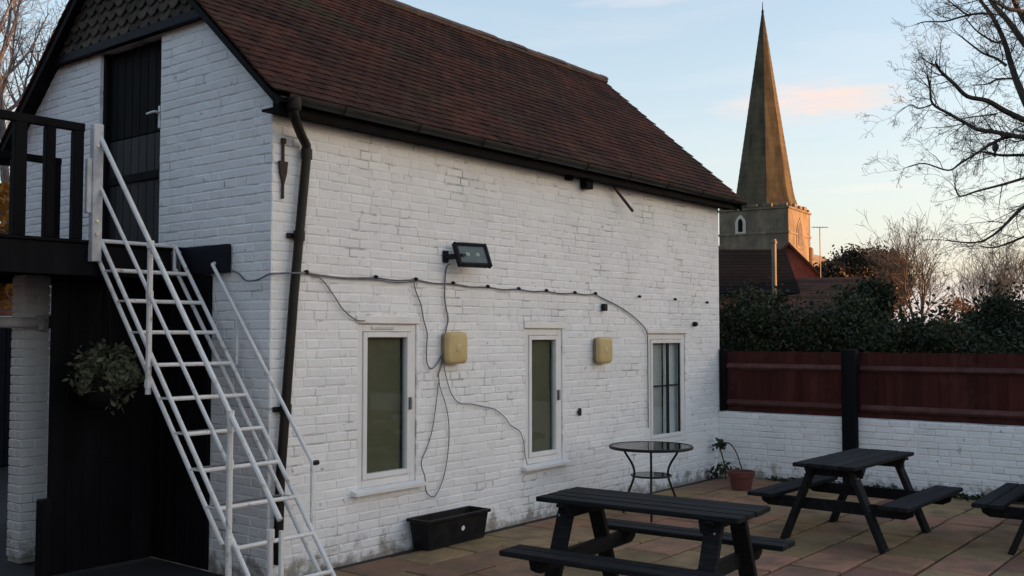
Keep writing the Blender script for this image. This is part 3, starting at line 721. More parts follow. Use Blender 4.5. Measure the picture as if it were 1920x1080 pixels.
wc7 = cable('c', [(4.394, CY, 2.297), (4.55, CY, 2.255), (4.85, CY, 2.18), (5.15, CY, 2.08), (5.38, CY, 1.97), (5.47, CY, 1.9), (5.51, CY, 1.78), (5.512, CY, 1.3), (5.512, CY, .75)], .0095, '')
tag(wc7.build('right_window_cable', 'cable_grey', smooth=True), 'cable curving down to the left edge of the window behind the round table', 'cable')
# floodlight
fl = thing('floodlight', 'black square floodlight tilted down on the white wall', 'floodlight', (2.2, -.10, 2.46))
Mx = Matrix.Translation((2.155, -.17, 2.583)) @ Matrix.Rotation(R_(-17), 4, 'Z') @ Matrix.Rotation(R_(-27), 4, 'X')
def lbox(a, b, bv=.006): return MB().bevbox(a, b, bv).xf(Mx)
fr = MB()
for a, b in (((-.18, -.026, -.125), (-.145, .026, .125)), ((.145, -.026, -.125), (.18, .026, .125)), ((-.144, -.025, .09), (.144, .025, .124)), ((-.144, -.025, -.124), (.144, .025, -.09))): fr.bevbox(a, b, .008)
fr.xf(Mx).build('frame', 'black_plastic', fl)
lbox((-.143, .004, -.089), (.143, .03, .089)).build('back_plate', 'black_plastic', fl)
lbox((-.143, -.006, -.089), (.143, .003, .089), .001).build('reflector', 'led_panel', fl)
for x in (-.05, .055): lbox((x-.02, -.011, -.012), (x+.02, -.0065, .022), .003).build('led_chip', 'led_spot', fl)
lbox((-.144, -.018, -.0895), (.144, -.0145, .0895), .001).build('glass', 'window_glass', fl)
br = MB().beam((1.96, -.012, 2.56), (2.02, -.15, 2.57), .03, .05); br.beam((2.02, -.15, 2.575), (2.16, -.135, 2.575), .03, .03); br.build('bracket', 'black_plastic', fl)
box('mounting_plate', (1.92, -.022, 2.51), (2.0, -.011, 2.62), 'black_plastic', fl)
# cream boxes
def cream_box(x0, x1, z0, z1, label):
    t = thing('junction_box', label, 'box', ((x0+x1)/2, -.06, z0), 'cream plastic boxes on the wall')
    def rr(a0, b0, a1, b1, r, n=5):
        P = []
        for cx, cz, s in ((a1-r, b1-r, 0), (a0+r, b1-r, 1), (a0+r, b0+r, 2), (a1-r, b0+r, 3)):
            for k in range(n): g = math.pi/2*(s+k/(n-1)); P.append((cx+r*math.cos(g), cz+r*math.sin(g)))
        return P
    def loft(rings, mat, nm, parent):
        m = MB(); k = len(rings[0][1]); V = []; F = []
        for y, P in rings: V += [(x, y, z) for x, z in P]
        for i in range(len(rings)-1): F += [(i*k+j, i*k+(j+1) % k, (i+1)*k+(j+1) % k, (i+1)*k+j) for j in range(k)]
        F += [tuple(range(k)), tuple(range((len(rings)-1)*k, len(rings)*k))]
        return m.add(V, F).build(nm, mat, parent, smooth=True)
    loft([(-.012, rr(x0+.012, z0+.012, x1-.012, z1-.012, .03)), (-.058, rr(x0+.012, z0+.012, x1-.012, z1-.012, .03))], 'yellowed_edge', 'base', t)
    cv = loft([(-.060, rr(x0, z0, x1, z1, .045)), (-.088, rr(x0, z0, x1, z1, .045)), (-.104, rr(x0+.012, z0+.012, x1-.012, z1-.012, .04)), (-.108, rr(x0+.03, z0+.03, x1-.03, z1-.03, .03))], 'yellowed_plastic', 'cover', t)
    cx, cz = (x0+x1)/2, (z0+z1)/2
    for sx in (x0+.04, x1-.04):
        for sz in (z0+.04, z1-.04): MB().tube([(sx, -.1035, sz), (sx, -.1085, sz)], .007, 8).build('screw', 'steel', cv)
    loft([(-.1085, rr(cx-.035, cz-.035, cx+.035, cz+.035, .01)), (-.1105, rr(cx-.033, cz-.033, cx+.033, cz+.033, .01))], 'yellowed_plastic', 'raised_panel', cv)
cream_box(1.90, 2.175, 1.585, 1.875, 'cream plastic box beside the first window under the floodlight')
cream_box(4.36, 4.63, 1.535, 1.825, 'cream plastic box between the middle window and the barred window')
kb = MB().bevbox((4.53, -.06, 2.115), (4.60, -.012, 2.195), .008); tag(kb.build('wall_fitting', 'black_plastic'), 'small black square fitting above the right cream box', 'fitting')
kn = MB().lathe((0, 0, 0), [(.03, 0), (.033, .02), (.025, .05)], 12).xf(Matrix.Translation((6.67, -.012, 1.985)) @ Matrix.Rotation(R_(90), 4, 'X')); tag(kn.build('wall_fitting', 'black_plastic', smooth=True), 'round black knob on the wall right of the barred window', 'fitting')
hk = MB().bevbox((4.06, -.03, 1.01), (4.12, -.011, 1.03), .003); hk.bevbox((4.08, -.045, .98), (4.10, -.011, 1.06), .003); tag(hk.build('wall_hook', 'iron_rust'), 'small rusty hook on the wall right of the middle window', 'hook')

# planter trough
pt = thing('planter_trough', 'long black plastic planter trough with white dot against the white wall', 'planter', (1.87, -.17, 0))
def trough(y0, y1, xa, xb, zb, zt, fl_):
    return [(xa+fl_, y0+fl_*.6, zb), (xb-fl_, y0+fl_*.6, zb), (xb-fl_, y1-fl_*.6, zb), (xa+fl_, y1-fl_*.6, zb), (xa, y0, zt), (xb, y0, zt), (xb, y1, zt), (xa, y1, zt)]
o_ = trough(-.27, -.045, 1.47, 2.27, .006, .25, .035); i_ = trough(-.255, -.06, 1.485, 2.255, .05, .255, .03)
MB().add(o_+i_, [(3, 2, 1, 0), (0, 1, 5, 4), (1, 2, 6, 5), (2, 3, 7, 6), (3, 0, 4, 7), (8, 9, 13, 12), (9, 10, 14, 13), (10, 11, 15, 14), (11, 8, 12, 15), (8, 9, 10, 11)]).build('trough', 'black_plastic', pt, fix=False)
rm = MB()
for a, b in (((1.45, -.29, .232), (2.29, -.262, .262)), ((1.45, -.053, .232), (2.29, -.025, .262)), ((1.45, -.261, .2325), (1.478, -.054, .2615)), ((2.262, -.261, .2325), (2.29, -.054, .2615))): rm.bevbox(a, b, .006)
rm.build('rim', 'black_plastic', pt)
MB().box((1.50, -.25, .19), (2.24, -.065, .205)).build('soil', 'soil', pt)
MB().lathe((0, 0, 0), [(.022, 0), (.022, .004)], 14).xf(Matrix.Translation((1.93, -.262, .135)) @ Matrix.Rotation(R_(98), 4, 'X')).build('white_dot', 'upvc_white', pt)

# ================================================================== PATIO FURNITURE
def picnic(label):
    t = thing('picnic_table', label, 'picnic table', (0, 0, 0), 'dark timber picnic tables on the patio')
    T = .72; LEN = 1.50; rg = random.Random(2)
    for k in range(4):
        y = -.285+k*.1425+.004
        MB().bevbox((-LEN/2+rg.uniform(-.006, .006), y, T-.036), (LEN/2+rg.uniform(-.006, .006), y+.134, T+rg.uniform(-.002, .002)), .006).build('table_board', 'table_timber', t)
    for s in (-1, 1):
        for k in range(2):
            y = s*.60-.125+k*.127
            MB().bevbox((-LEN/2+rg.uniform(-.006, .006), y, .385), (LEN/2, y+.121, .422), .006).build('seat_board', 'table_timber', t)
    for x in (-.55, .55):
        for s in (-1, 1):
            MB().beam((x, s*.455, -.004), (x, s*.17, T-.037), .045, .118, up=(1, 0, 0)).build('leg', 'table_timber', t)
        sx = x+(.047 if x < 0 else -.047)
        sb = MB().prism([(sx-.022, -.70, .384), (sx-.022, .70, .384), (sx-.022, .68, .315), (sx-.022, .62, .285), (sx-.022, -.62, .285), (sx-.022, -.68, .315)], (.044, 0, 0)); sb.build('seat_bearer', 'table_timber', t)
        tb_ = MB().prism([(sx-.022, -.28, T-.037), (sx-.022, .28, T-.037), (sx-.022, .25, T-.125), (sx-.022, -.25, T-.125)], (.044, 0, 0)); tb_.build('top_bearer', 'table_timber', t)
    for x in (-.55, .55):
        so_ = -.026 if x < 0 else .026
        for s in (-1, 1):
            for (yy_, zz_) in ((s*.24, .60), (s*.33, .335)): MB().tube([(x+so_*.8, yy_, zz_), (x+so_*1.25, yy_, zz_)], .011, 8).build('bolt', 'steel', t)
    for x in (-.55, .55):
        MB().bevbox((x-.03, -.285, T-.060), (x+.03, .285, T-.037), .004).build('cleat', 'table_timber', t)
    return t
p1 = picnic('dark picnic table in the foreground set endways to the white building')
p2 = copy_tree(p1); p3 = copy_tree(p1)
p2['label'] = 'dark picnic table before the fence post, its end facing the camera'
p3['label'] = 'dark picnic table cut off by the right edge, only a bench end showing'
p1.location = (1.13, -2.66, 0); p1.rotation_euler.z = R_(90+3.5)
p2.location = (4.46, -2.87, 0); p2.rotation_euler.z = R_(-1.5)
p3.location = (5.08, -4.60, 0); p3.rotation_euler.z = R_(2)
for t in (p1, p2, p3): WL[t] = t.location.copy()
# round table
rt = thing('round_table', 'round glass topped metal garden table beside the white wall', 'table', (4.1, -.9, 0))
RTZ = .72; C0 = Vector((4.1, -.9, 0)); RR = .425
MB().lathe(C0, [(RR-.02, RTZ-.009), (RR-.02, RTZ-.002)], 40).build('glass_top', 'smoked_glass', rt)
V = []; F = []; n = 48; prof = [(RR-.025, RTZ-.02), (RR, RTZ-.026), (RR+.004, RTZ-.01), (RR-.004, RTZ+.002), (RR-.024, RTZ+.001)]
for r_, z in prof:
    for k in range(n): V.append(C0+Vector((r_*math.cos(2*math.pi*k/n), r_*math.sin(2*math.pi*k/n), z)))
q = len(prof)
for i in range(q):
    for k in range(n): F.append((i*n+k, i*n+(k+1) % n, ((i+1) % q)*n+(k+1) % n, ((i+1) % q)*n+k))
MB().add(V, F).build('rim', 'pipe_black', rt, smooth=True)
ca = math.atan2(CAM.y-C0.y, CAM.x-C0.x)
for k in range(3):
    g = ca+k*2*math.pi/3; d = Vector((math.cos(g), math.sin(g), 0))
    P = [(.35, RTZ-.02), (.30, RTZ-.10), (.225, RTZ-.2), (.198, RTZ-.28), (.21, .36), (.26, .24), (.315, .10), (.33, .006)]
    cable('l', [C0+d*r_+Vector((0, 0, z)) for r_, z in P], .0165, '').build('leg', 'pipe_black', rt, smooth=True)
ring = [C0+Vector((.2*math.cos(a), .2*math.sin(a), .42)) for a in np.linspace(0, 2*math.pi, 33)]
MB().tube(ring, .010, 6, cap=False).build('ring', 'pipe_black', rt, smooth=True)
MB().lathe(C0, [(.195, .424), (.195, .428)], 32).build('lower_shelf', 'smoked_glass', rt)
# terracotta pot
tp = thing('plant_pot', 'red terracotta plant pot by the foot of the garden wall', 'pot', (6.36, -.80, 0))
c = (6.36, -.80, .001)
MB().lathe(c, [(.115, 0), (.137, .12), (.14, .155), (.160, .155), (.165, .215), (.15, .22), (.145, .185), (.03, .18)], 28).build('pot_body', 'terracotta', tp, smooth=True)
MB().lathe(c, [(.138, .17), (.138, .188), (.02, .2)], 20).build('soil', 'soil', tp)

# ================================================================== GARDEN WALL AND FENCE
gw = thing('garden_wall', 'low white painted brick garden wall under the red fence', 'wall', (7.46, -3, 0))
MB().box((7.342, -6.6, -.06), (7.56, -.001, .835)).build('wall_core', 'painted_mortar', gw)
gbk = bricks((7.342, -.003, 0), (0, -1, 0), (-1, 0, 0), 5.2, .84, seed=21, proud=(.006, .014))
for c, mb in gbk: mb.build('brick', 'painted_brick', gw)
m = MB()
fn = thing('timber_fence', 'dark red timber fence panel on the garden wall with paler rails', 'fence', (7.44, -3, .84))
y = -.10
rg = random.Random(9)
while y > -6.5:
    wd = .118; x = 7.43+rg.uniform(-.002, .002)
    MB().prism([(x, y, .86), (x-.016, y, .86), (x-.006, y-wd, .86), (x, y-wd, .86)], (0, 0, .775+rg.uniform(-.004, .004)), rnd=rg.random()).build('fence_board', 'fence_red', fn); y -= .104
for z in (.955, 1.43):
    for ya, yb in ((-.11, -1.695), (-1.885, -4.2), (-4.4, -6.5)):
        MB().prism([(7.412, ya, z+.045), (7.412, ya, z-.04), (7.372, ya, z-.012), (7.368, ya, z+.0)], (0, yb-ya, 0)).build('rail', 'fence_rail', fn)
box('gravel_board', (7.40, -6.5, .842), (7.435, -.11, .895), 'fence_red', fn)
for y0, y1, z0, z1 in ((-.10, -.012, .845, 1.66), (-1.88, -1.70, -.04, 1.67), (-4.39, -4.21, -.04, 1.67)):
    box('fence_post', (7.24 if z0 < 0 else 7.36, y0, z0), (7.325 if z0 < 0 else 7.46, y1, z1), 'black_timber', fn, .01)
# drooping dead plant in the corner
def plant_stem(mb, pts, r): 
    o = cable('', pts, r, ''); mb.add(o.v, o.f)
dpz = thing('drooping_plant', 'dark withered plant drooping in the corner by the plant pot', 'plant', (7.05, -.3, 0))
m = MB(); plant_stem(m, [(7.0, -.55, 0), (6.98, -.50, .18), (7.0, -.42, .36), (7.04, -.30, .46), (7.08, -.16, .44)], .011); plant_stem(m, [(7.05, -.25, 0), (7.1, -.2, .2), (7.12, -.12, .42)], .012); plant_stem(m, [(6.95, -.42, 0), (6.92, -.30, .14), (6.98, -.22, .22)], .008)
m.build('stem', 'bark', dpz, smooth=True)
def leaves(centres, n, size, spread, rg_, flat=1., asp=.5):
    rs = np.random.RandomState(rg_); C_ = np.array(centres, dtype=float); idx = rs.randint(0, len(C_), n)
    P = C_[idx, :3] + rs.normal(0, 1, (n, 3))*np.array(spread)*(C_[idx, 3:4] if C_.shape[1] > 3 else 1)
    a = rs.normal(0, 1, (n, 3)); a /= np.linalg.norm(a, axis=1)[:, None]; b = rs.normal(0, 1, (n, 3)); b -= (b*a).sum(1)[:, None]*a; b /= np.linalg.norm(b, axis=1)[:, None]
    s = size*rs.uniform(.5, 1.7, (n, 1)); V = np.stack([P-a*s, P+b*s*asp, P+a*s, P-b*s*asp], 1).reshape(-1, 3)
    mb = MB(); mb.v = [tuple(p) for p in V]; mb.f = [(4*i, 4*i+1, 4*i+2, 4*i+3) for i in range(n)]; mb.r = list(rs.uniform(0, 1, n)); return mb
leaves([(7.10, -.14, .40, 1), (7.08, -.17, .44, 1)], 45, .035, (.035, .045, .03), 2).build('leaf_head', 'leaf_weed', dpz, fix=False)
leaves([(6.95, -.25, .14, 1), (7.08, -.2, .12, 1), (7.1, -.35, .08, 1), (7.0, -.12, .05, 1)], 70, .032, (.05, .06, .04), 3).build('leaf_tuft', 'leaf_weed', dpz, fix=False, kind='stuff')
# weeds along the foot of the garden wall
wd_ = leaves([(7.25, y, .01, 1) for y in np.arange(-.9, -5, -.16)], 1500, .028, (.05, .1, .025), 5); wd_ = wd_.build('weeds', 'leaf_weed', fix=False)
wd_['kind'] = 'stuff'; tag(wd_, 'dark low weeds along the foot of the white garden wall', 'weeds')
# shrub hanging under the deck
hb = thing('hanging_basket', 'hanging basket with a pale grey green shrub before the black boards', 'hanging plant', (-.70, 1.28, 1.30))
HB = Vector((-.63, 1.26, 1.42))
MB().lathe(HB, [(.03, -.17), (.12, -.14), (.18, -.06), (.20, 0), (.185, 0), (.1, -.02)], 18).build('basket', 'black_plastic', hb, smooth=True)
for k in range(3):
    g = k*2.094+.4; MB().tube([HB+Vector((.19*math.cos(g), .19*math.sin(g), 0)), HB+Vector((0, 0, .93))], .003, 5).build('chain', 'black_plastic', hb)
rs = np.random.RandomState(4); cl = []; m = MB()
for k in range(30):
    d = Vector(rs.normal(0, 1, 3)); d.z = abs(d.z)*1.1-.25; d.normalize(); e_ = HB+Vector((d.x*.27, d.y*.22, d.z*.30+.06))*1.0*rs.uniform(.35, 1.05) if False else HB+Vector((d.x*.28, d.y*.22, d.z*.29+.05))*rs.uniform(.4, 1.08); cl.append((*e_, rs.uniform(.5, 1.0)))
    m.tube([HB, HB.lerp(e_, .5)+Vector((0, 0, .03)), e_], [.006, .005, .002], 4)
m.build('stem', 'bark', hb)
leaves(cl, 2300, .025, (.055, .055, .055), 6, asp=.45).build('foliage', 'leaf_silver', hb, fix=False)

# ================================================================== LEFT BACKGROUND
ob = thing('brick_outbuilding', 'red brick outbuilding seen past the pillar under the deck', 'building', (2.5, 9.5, 0))
basic('red_mortar', (.16, .10, .08), (.11, .07, .06), 5, .9)
MB().box((.4, 8.52, -.06), (6.0, 11, 2.95)).build('wall', 'red_mortar', ob)
obk = bricks((1.0, 8.52, 2.13), (1, 0, 0), (0, -1, 0), 2.9, .8, seed=33)
for c, mb in obk[:290]: mb.build('brick', 'red_brick', ob)
od = box('door', (1.1, 8.47, -.03), (3.7, 8.515, 2.02), 'blue_black_timber', ob)
for x in np.arange(1.12, 3.6, .2): box('door_board', (x, 8.452, -.02), (x+.19, 8.469, 2.0), 'blue_black_timber', od)
box('white_band', (1.0, 8.47, 2.06), (3.9, 8.507, 2.12), 'white_timber', ob)
MB().prism([(.2, 8.3, 2.92), (.2, 11.2, 2.92), (.2, 9.75, 3.4)], (6.0, 0, 0)).build('roof', 'dark_house_roof', ob)
hp = MB().tube([(-3.2, 2.16, 1.95), (-.70, 2.13, 1.95)], .045, 12); hp.bevbox((-.745, 2.09, 1.89), (-.70, 2.172, 2.01), .006)
tag(hp.build('cross_pipe', 'white_timber', smooth=True), 'pale horizontal pipe running into the white pillar under the deck', 'pipe')

# ------------------------------------------------------------------ trees
def grow(mb, tw, p, d, L, r, lev, rg_, P):
    """a tapering, wandering branch with side branches; thick wood goes to mb, thin to tw"""
    n = P['seg'][lev]; pts = [p]; rs_ = [r]; q = p.copy(); dd = d.normalized(); kids = []
    for i in range(n):
        dd = (dd + Vector((rg_.gauss(0, 1), rg_.gauss(0, 1), rg_.gauss(0, 1)))*P['bend'][lev] + Vector((0, 0, 1))*P['up'][lev]).normalized()
        q = q + dd*(L/n); pts.append(q.copy()); rr = max(r*(1-.72*(i+1)/n), P['rmin']); rs_.append(rr); kids.append((q.copy(), dd.copy(), rr, (i+1)/n))
    (mb if lev <= P['thick'] else tw).tube(pts, rs_, P['sides'][lev], cap=False)
    if lev+1 >= len(P['seg']): return
    for k in range(P['n'][lev]):
        t = rg_.uniform(P['from'][lev], 1); i = min(int(t*n), n-1); q, dd, rr, _ = kids[i]
        q = pts[i].lerp(pts[i+1], t*n-i if t*n-i <= 1 else 1)
        ax = dd.orthogonal().normalized(); ax.rotate(Matrix.Rotation(rg_.uniform(0, 6.283), 3, dd)); nd = dd.copy(); nd.rotate(Matrix.Rotation(R_(rg_.uniform(*P['ang'])), 3, ax))
        grow(mb, tw, q, nd, L*P['len'][lev]*rg_.uniform(.65, 1.2)*(1.25-.5*t), min(rr*.7, P['rk'][lev]*r), lev+1, rg_, P)
def tree(name, label, base, H, r, seed, P, mats=('bark', 'bark'), lean=(0, 0, 1)):
    t = thing(name, label, 'tree', base); a, b = MB(), MB(); rg_ = random.Random(seed)
    grow(a, b, Vector(base), Vector(lean), H, r, 0, rg_, P)
    a.build('trunk', mats[0], t, smooth=True, fix=False)
    if b.v: b.build('crown', mats[1], t, fix=False)
    return t
PB = dict(seg=[8, 6, 5, 4, 3], bend=[.05, .12, .16, .2, .25], up=[.04, .10, .05, .03, .0], n=[16, 8, 6, 4], len=[.42, .55, .55, .55], ang=(25, 60), rk=[.5, .6, .6, .6], sides=[8, 6, 4, 3, 3], thick=1, rmin=.004)
PB['from'] = [.25, .2, .15, .1]
# birch seen at the left above the deck
PL = dict(PB); PL['up'] = [.05, .20, .10, .04, 0]; PL['bend'] = [.03, .07, .09, .10, .12]; PL['n'] = [22, 7, 5, 3]; PL['len'] = [.30, .5, .55, .6]; PL['rmin'] = .004
b0 = at(30, 600, 24); tree('birch_tree', 'bare pale birch tree behind the deck railing at the left', (b0.x, b0.y, -.06), 11.5, .13, 5, PL, ('birch_bark', 'birch_bark'))
b0 = at(-60, 600, 27); tree('birch_tree', 'second bare birch at the far left edge, mostly out of frame', (b0.x, b0.y, -.06), 10.5, .12, 15, PL, ('birch_bark', 'birch_bark'))
def crown_blobs(c, rx, ry, rz, n, seed, bottom=-1.):
    rs = np.random.RandomState(seed); out = []
    while len(out) < n:
        d = rs.normal(0, 1, 3); d /= np.linalg.norm(d)
        if d[2] < bottom: continue
        k = rs.uniform(.35, 1.0)**.6; out.append((c[0]+d[0]*rx*k, c[1]+d[1]*ry*k, c[2]+d[2]*rz*k, rs.uniform(.6, 1.3)))
    return out
def leafy(name, label, cat, base, c, rx, ry, rz, nb, nl, size, sp, seed, mat, trunk_r=.1, group=None, bottom=-1., bark='bark'):
    t = thing(name, label, cat, base, group); bl = crown_blobs(c, rx, ry, rz, nb, seed, bottom); m = MB()
    top = Vector(c); m.tube([Vector(base), Vector(base).lerp(top, .6), top], [trunk_r, trunk_r*.7, trunk_r*.35], 7)
    for q in bl[::max(1, nb//18)]: m.tube([Vector(base).lerp(top, .55), Vector(base).lerp(top, .8).lerp(Vector(q[:3]), .5), Vector(q[:3])], [trunk_r*.4, trunk_r*.25, .01], 4)
    m.build('trunk', bark, t, smooth=True, fix=False); leaves(bl, nl, size, (sp, sp, sp*.8), seed+1).build('crown', mat, t, fix=False); return t
b0 = at(0, 420, 13); leafy('autumn_bush', 'orange autumn bush seen through the deck railing at the left edge', 'bush', (b0.x-.4, b0.y, -.05), (b0.x-.35, b0.y, b0.z-.25), .9, .9, .8, 30, 2500, .06, .18, 3, 'leaf_autumn', .06)
b0 = at(60, 470, 30); leafy('evergreen_shrub', 'dark evergreen shrub far behind the deck at the left', 'shrub', (b0.x, b0.y, -.05), (b0.x, b0.y, 1.9), 3.2, 3.2, 1.9, 60, 6000, .12, .4, 13, 'leaf_dark', .15)

# ================================================================== RIGHT BACKGROUND
def hedge(name, label, p0, p1, wd, top, n, nl, size, mat, seed, z0=-.05):
    p0, p1 = Vector(p0), Vector(p1); rs = np.random.RandomState(seed); d = (p1-p0); nn = Vector((-d.y, d.x, 0)).normalized(); bl = []
    t = thing(name, label, 'hedge', (p0+p1)/2)
    for k in range(n):
        u = rs.uniform(0, 1); v = rs.uniform(-.5, .5)*wd; q = p0+d*u+nn*v; zt = top(u)+.16*math.sin(u*19)+rs.normal(0, .05)
        bl.append((q.x, q.y, z0+(zt-z0)*rs.uniform(0, 1)**.7, rs.uniform(.7, 1.2)))
    m = MB()
    for k in range(26):
        q = p0+d*(k+.5)/26; m.tube([q, q+Vector((rs.normal(0, .1), rs.normal(0, .1), .8)), q+Vector((rs.normal(0, .25), rs.normal(0, .25), top(k/26)*.8))], [.03, .022, .01], 5)
    m.build('stem', 'bark', t, fix=False); leaves(bl, nl, size, (.17, .17, .15), seed+1).build('foliage', mat, t, fix=False); return t
leaf_mat('leaf_hedge', (.008, .013, .006), (.034, .046, .016), .15, .6)
hedge('laurel_hedge', 'dense dark green hedge behind the red fence beside the white building', (9.4, 2.2, 0), (9.4, -2.0, 0), 1.3, lambda u: 2.26-.08*u-(.3*(u-.75)/.25 if u > .75 else 0), 420, 70000, .030, 'leaf_hedge', 3)
hedge('garden_hedge', 'lower dark hedge behind the fence at the right', (9.6, -1.7, 0), (9.6, -6.0, 0), 1.1, lambda u: 1.78+.10*math.sin(u*14), 300, 30000, .034, 'leaf_laurel', 8)
def shrub(px, py, D, rx, rz, label, mat, seed, nl=5000, size=.07, name='shrub'):
    c = at(px, py, D); return leafy(name, label, 'shrub', (c.x, c.y, -.05), (c.x, c.y, max(c.z, .3)), rx, rx, rz, 60, nl, size, .28*rx/1.4, seed, mat, .06, bottom=-.9)
shrub(1625, 585, 19, .50, .55, 'dark green bush at the right end of the dense hedge', 'leaf_laurel', 31, 6000, .04)
shrub(1655, 550, 40, .85, .7, 'russet brown bush below the dark evergreen tree', 'leaf_russet', 32, 6000, .07)
shrub(1798, 610, 34, .75, .85, 'brown twiggy bush beside the bare pollarded tree', 'leaf_russet', 33, 2600, .05)
shrub(1905, 625, 24, .95, .85, 'dark conifer bush at the right edge above the fence', 'leaf_conifer', 34, 9000, .05)
shrub(1848, 635, 26, .5, .7, 'small dark conifer bush left of the one at the right edge', 'leaf_conifer', 35, 6000, .05)
shrub(1745, 650, 34, 1.0, .35, 'low brown bush at the foot of the bare pollarded tree', 'leaf_dark', 36, 4000, .07)
e_ = at(1622, 508, 58)
leafy('evergreen_tree', 'broad dark evergreen tree with domed crown right of the church', 'tree', (e_.x, e_.y, -.05), (e_.x, e_.y, e_.z-.35), 2.4, 2.4, 1.65, 120, 24000, .085, .34, 41, 'leaf_dark', .2, bottom=-.6, bark='bark')
e_ = at(1570, 522, 56); leafy('evergreen_tree', 'small dark evergreen tree close to the church porch', 'tree', (e_.x, e_.y, -.05), (e_.x, e_.y, e_.z-.1), 1.1, 1.1, .95, 50, 6000, .10, .25, 42, 'leaf_dark', .15, bottom=-.8)
# bare pollarded tree
PP = dict(seg=[4, 6, 5, 5, 4], bend=[.03, .10, .10, .10, .14], up=[.02, .16, .12, .08, .04], n=[7, 9, 6, 3], len=[1.15, .66, .62, .5], ang=(18, 50), rk=[.55, .45, .5, .6], sides=[9, 7, 5, 3, 3], thick=1, rmin=.006); PP['from'] = [.55, .25, .1, .1]
b0 = at(1727, 700, 36); tree('pollarded_tree', 'bare pollarded tree with a fan of thin shoots in the distance', (b0.x, b0.y, -.06), 2.55, .20, 9, PP, ('bark_warm', 'bark_warm'))
PQ = dict(PP); PQ['n'] = [8, 9, 6, 3]
for i, (px, D, H, lb) in enumerate(((1838, 52, 2.6, 'faint bare tree with upright shoots left of the right hand twigs'), (1905, 48, 2.7, 'faint bare tree with upright shoots by the right edge'), (1985, 50, 2.8, 'faint bare tree just beyond the right edge'))):
    b0 = at(px, 700, D); tree('bare_tree', lb, (b0.x, b0.y, -.06), H, .17, 60+i, PQ, ('bark_warm', 'bark_warm'))
# the big bare tree whose limbs reach in from the right
bt = thing('bare_tree', 'large bare tree reaching dark limbs into the sky at the top right', 'tree', (at(2030, 700, 22).x, at(2030, 700, 22).y, -.06))
TB = WL[bt]; m = MB(); tw = MB(); trk = [TB, at(2032, 560, 22), at(2024, 400, 22), at(2012, 250, 22.2), at(2000, 80, 22.4), at(1990, -120, 22.5), at(1985, -300, 22.6)]
m.tube(trk, [.34, .27, .24, .21, .17, .11, .05], 10, cap=False); m.build('trunk', 'bark', bt, smooth=True, fix=False)
limbs = [([(2016, 300), (1960, 262), (1935, 215), (1915, 175), (1905, 150), (1893, 118), (1880, 76), (1860, 32), (1836, 0), (1815, -40)], 22.0, .085, .024),
 ([(2008, 190), (1965, 130), (1925, 85), (1890, 40), (1862, 5), (1840, -30)], 21.2, .08, .028),
 ([(2005, 130), (1960, 90), (1925, 45), (1903, 5), (1890, -30)], 22.8, .07, .03),
 ([(2020, 350), (1965, 248), (1920, 224), (1882, 206), (1850, 190), (1816, 180), (1790, 156), (1763, 132), (1757, 120)], 21.4, .065, .020),
 ([(2024, 390), (1970, 280), (1930, 262), (1900, 255), (1860, 247), (1835, 243), (1810, 232), (1780, 212), (1750, 195), (1745, 160), (1738, 140)], 20.6, .055, .012),
 ([(1750, 196), (1722, 203), (1706, 198), (1685, 212)], 20.6, .013, .006),
 ([(1960, 272), (1920, 257), (1890, 259), (1860, 268), (1830, 290), (1800, 305), (1776, 318), (1735, 308), (1700, 312)], 21.8, .036, .008),
 ([(1980, 300), (1920, 291), (1880, 291), (1850, 285), (1835, 287)], 22.6, .034, .014),
 ([(2020, 380), (1960, 322), (1920, 332), (1880, 345), (1832, 360), (1802, 368), (1790, 352)], 20.2, .034, .010),
 ([(2028, 440), (1960, 370), (1920, 386), (1900, 404), (1880, 425), (1860, 441), (1838, 452), (1803, 455), (1770, 450)], 21.5, .042, .009),
 ([(2030, 470), (1960, 430), (1920, 446), (1890, 456), (1860, 466), (1835, 460)], 22.4, .03, .01),
 ([(1862, 28), (1830, 26), (1800, 34), (1770, 42), (1735, 42), (1715, 46)], 21.9, .024, .008),
 ([(1880, 76), (1868, 78), (1850, 72), (1830, 55), (1810, 35)], 21.9, .022, .010),
 ([(1886, 122), (1868, 110), (1842, 98), (1822, 84), (1800, 66)], 21.7, .026, .012),
 ([(1900, 145), (1870, 148), (1850, 157), (1825, 160)], 22.2, .02, .008),
 ([(1990, 20), (1950, -20), (1900, -60), (1850, -110)], 21.0, .07, .03),
 ([(1815, 30), (1790, 8), (1765, -8)], 22.3, .018, .008),
 ([(1868, 215), (1838, 218), (1800, 222)], 20.9, .018, .007),
 ([(1990, 60), (1920, 22), (1890, 16), (1862, 0)], 20.5, .05, .02)]
PT = dict(seg=[5, 4, 3, 3], bend=[.15, .17, .18, .2], up=[.03, .02, 0, 0], n=[4, 3, 2], len=[.6, .55, .5], ang=(25, 65), rk=[.7, .7, .7], sides=[4, 3, 3, 3], thick=-1, rmin=.003); PT['from'] = [.1, .1, .1]
rg_ = random.Random(77); rs = np.random.RandomState(3)
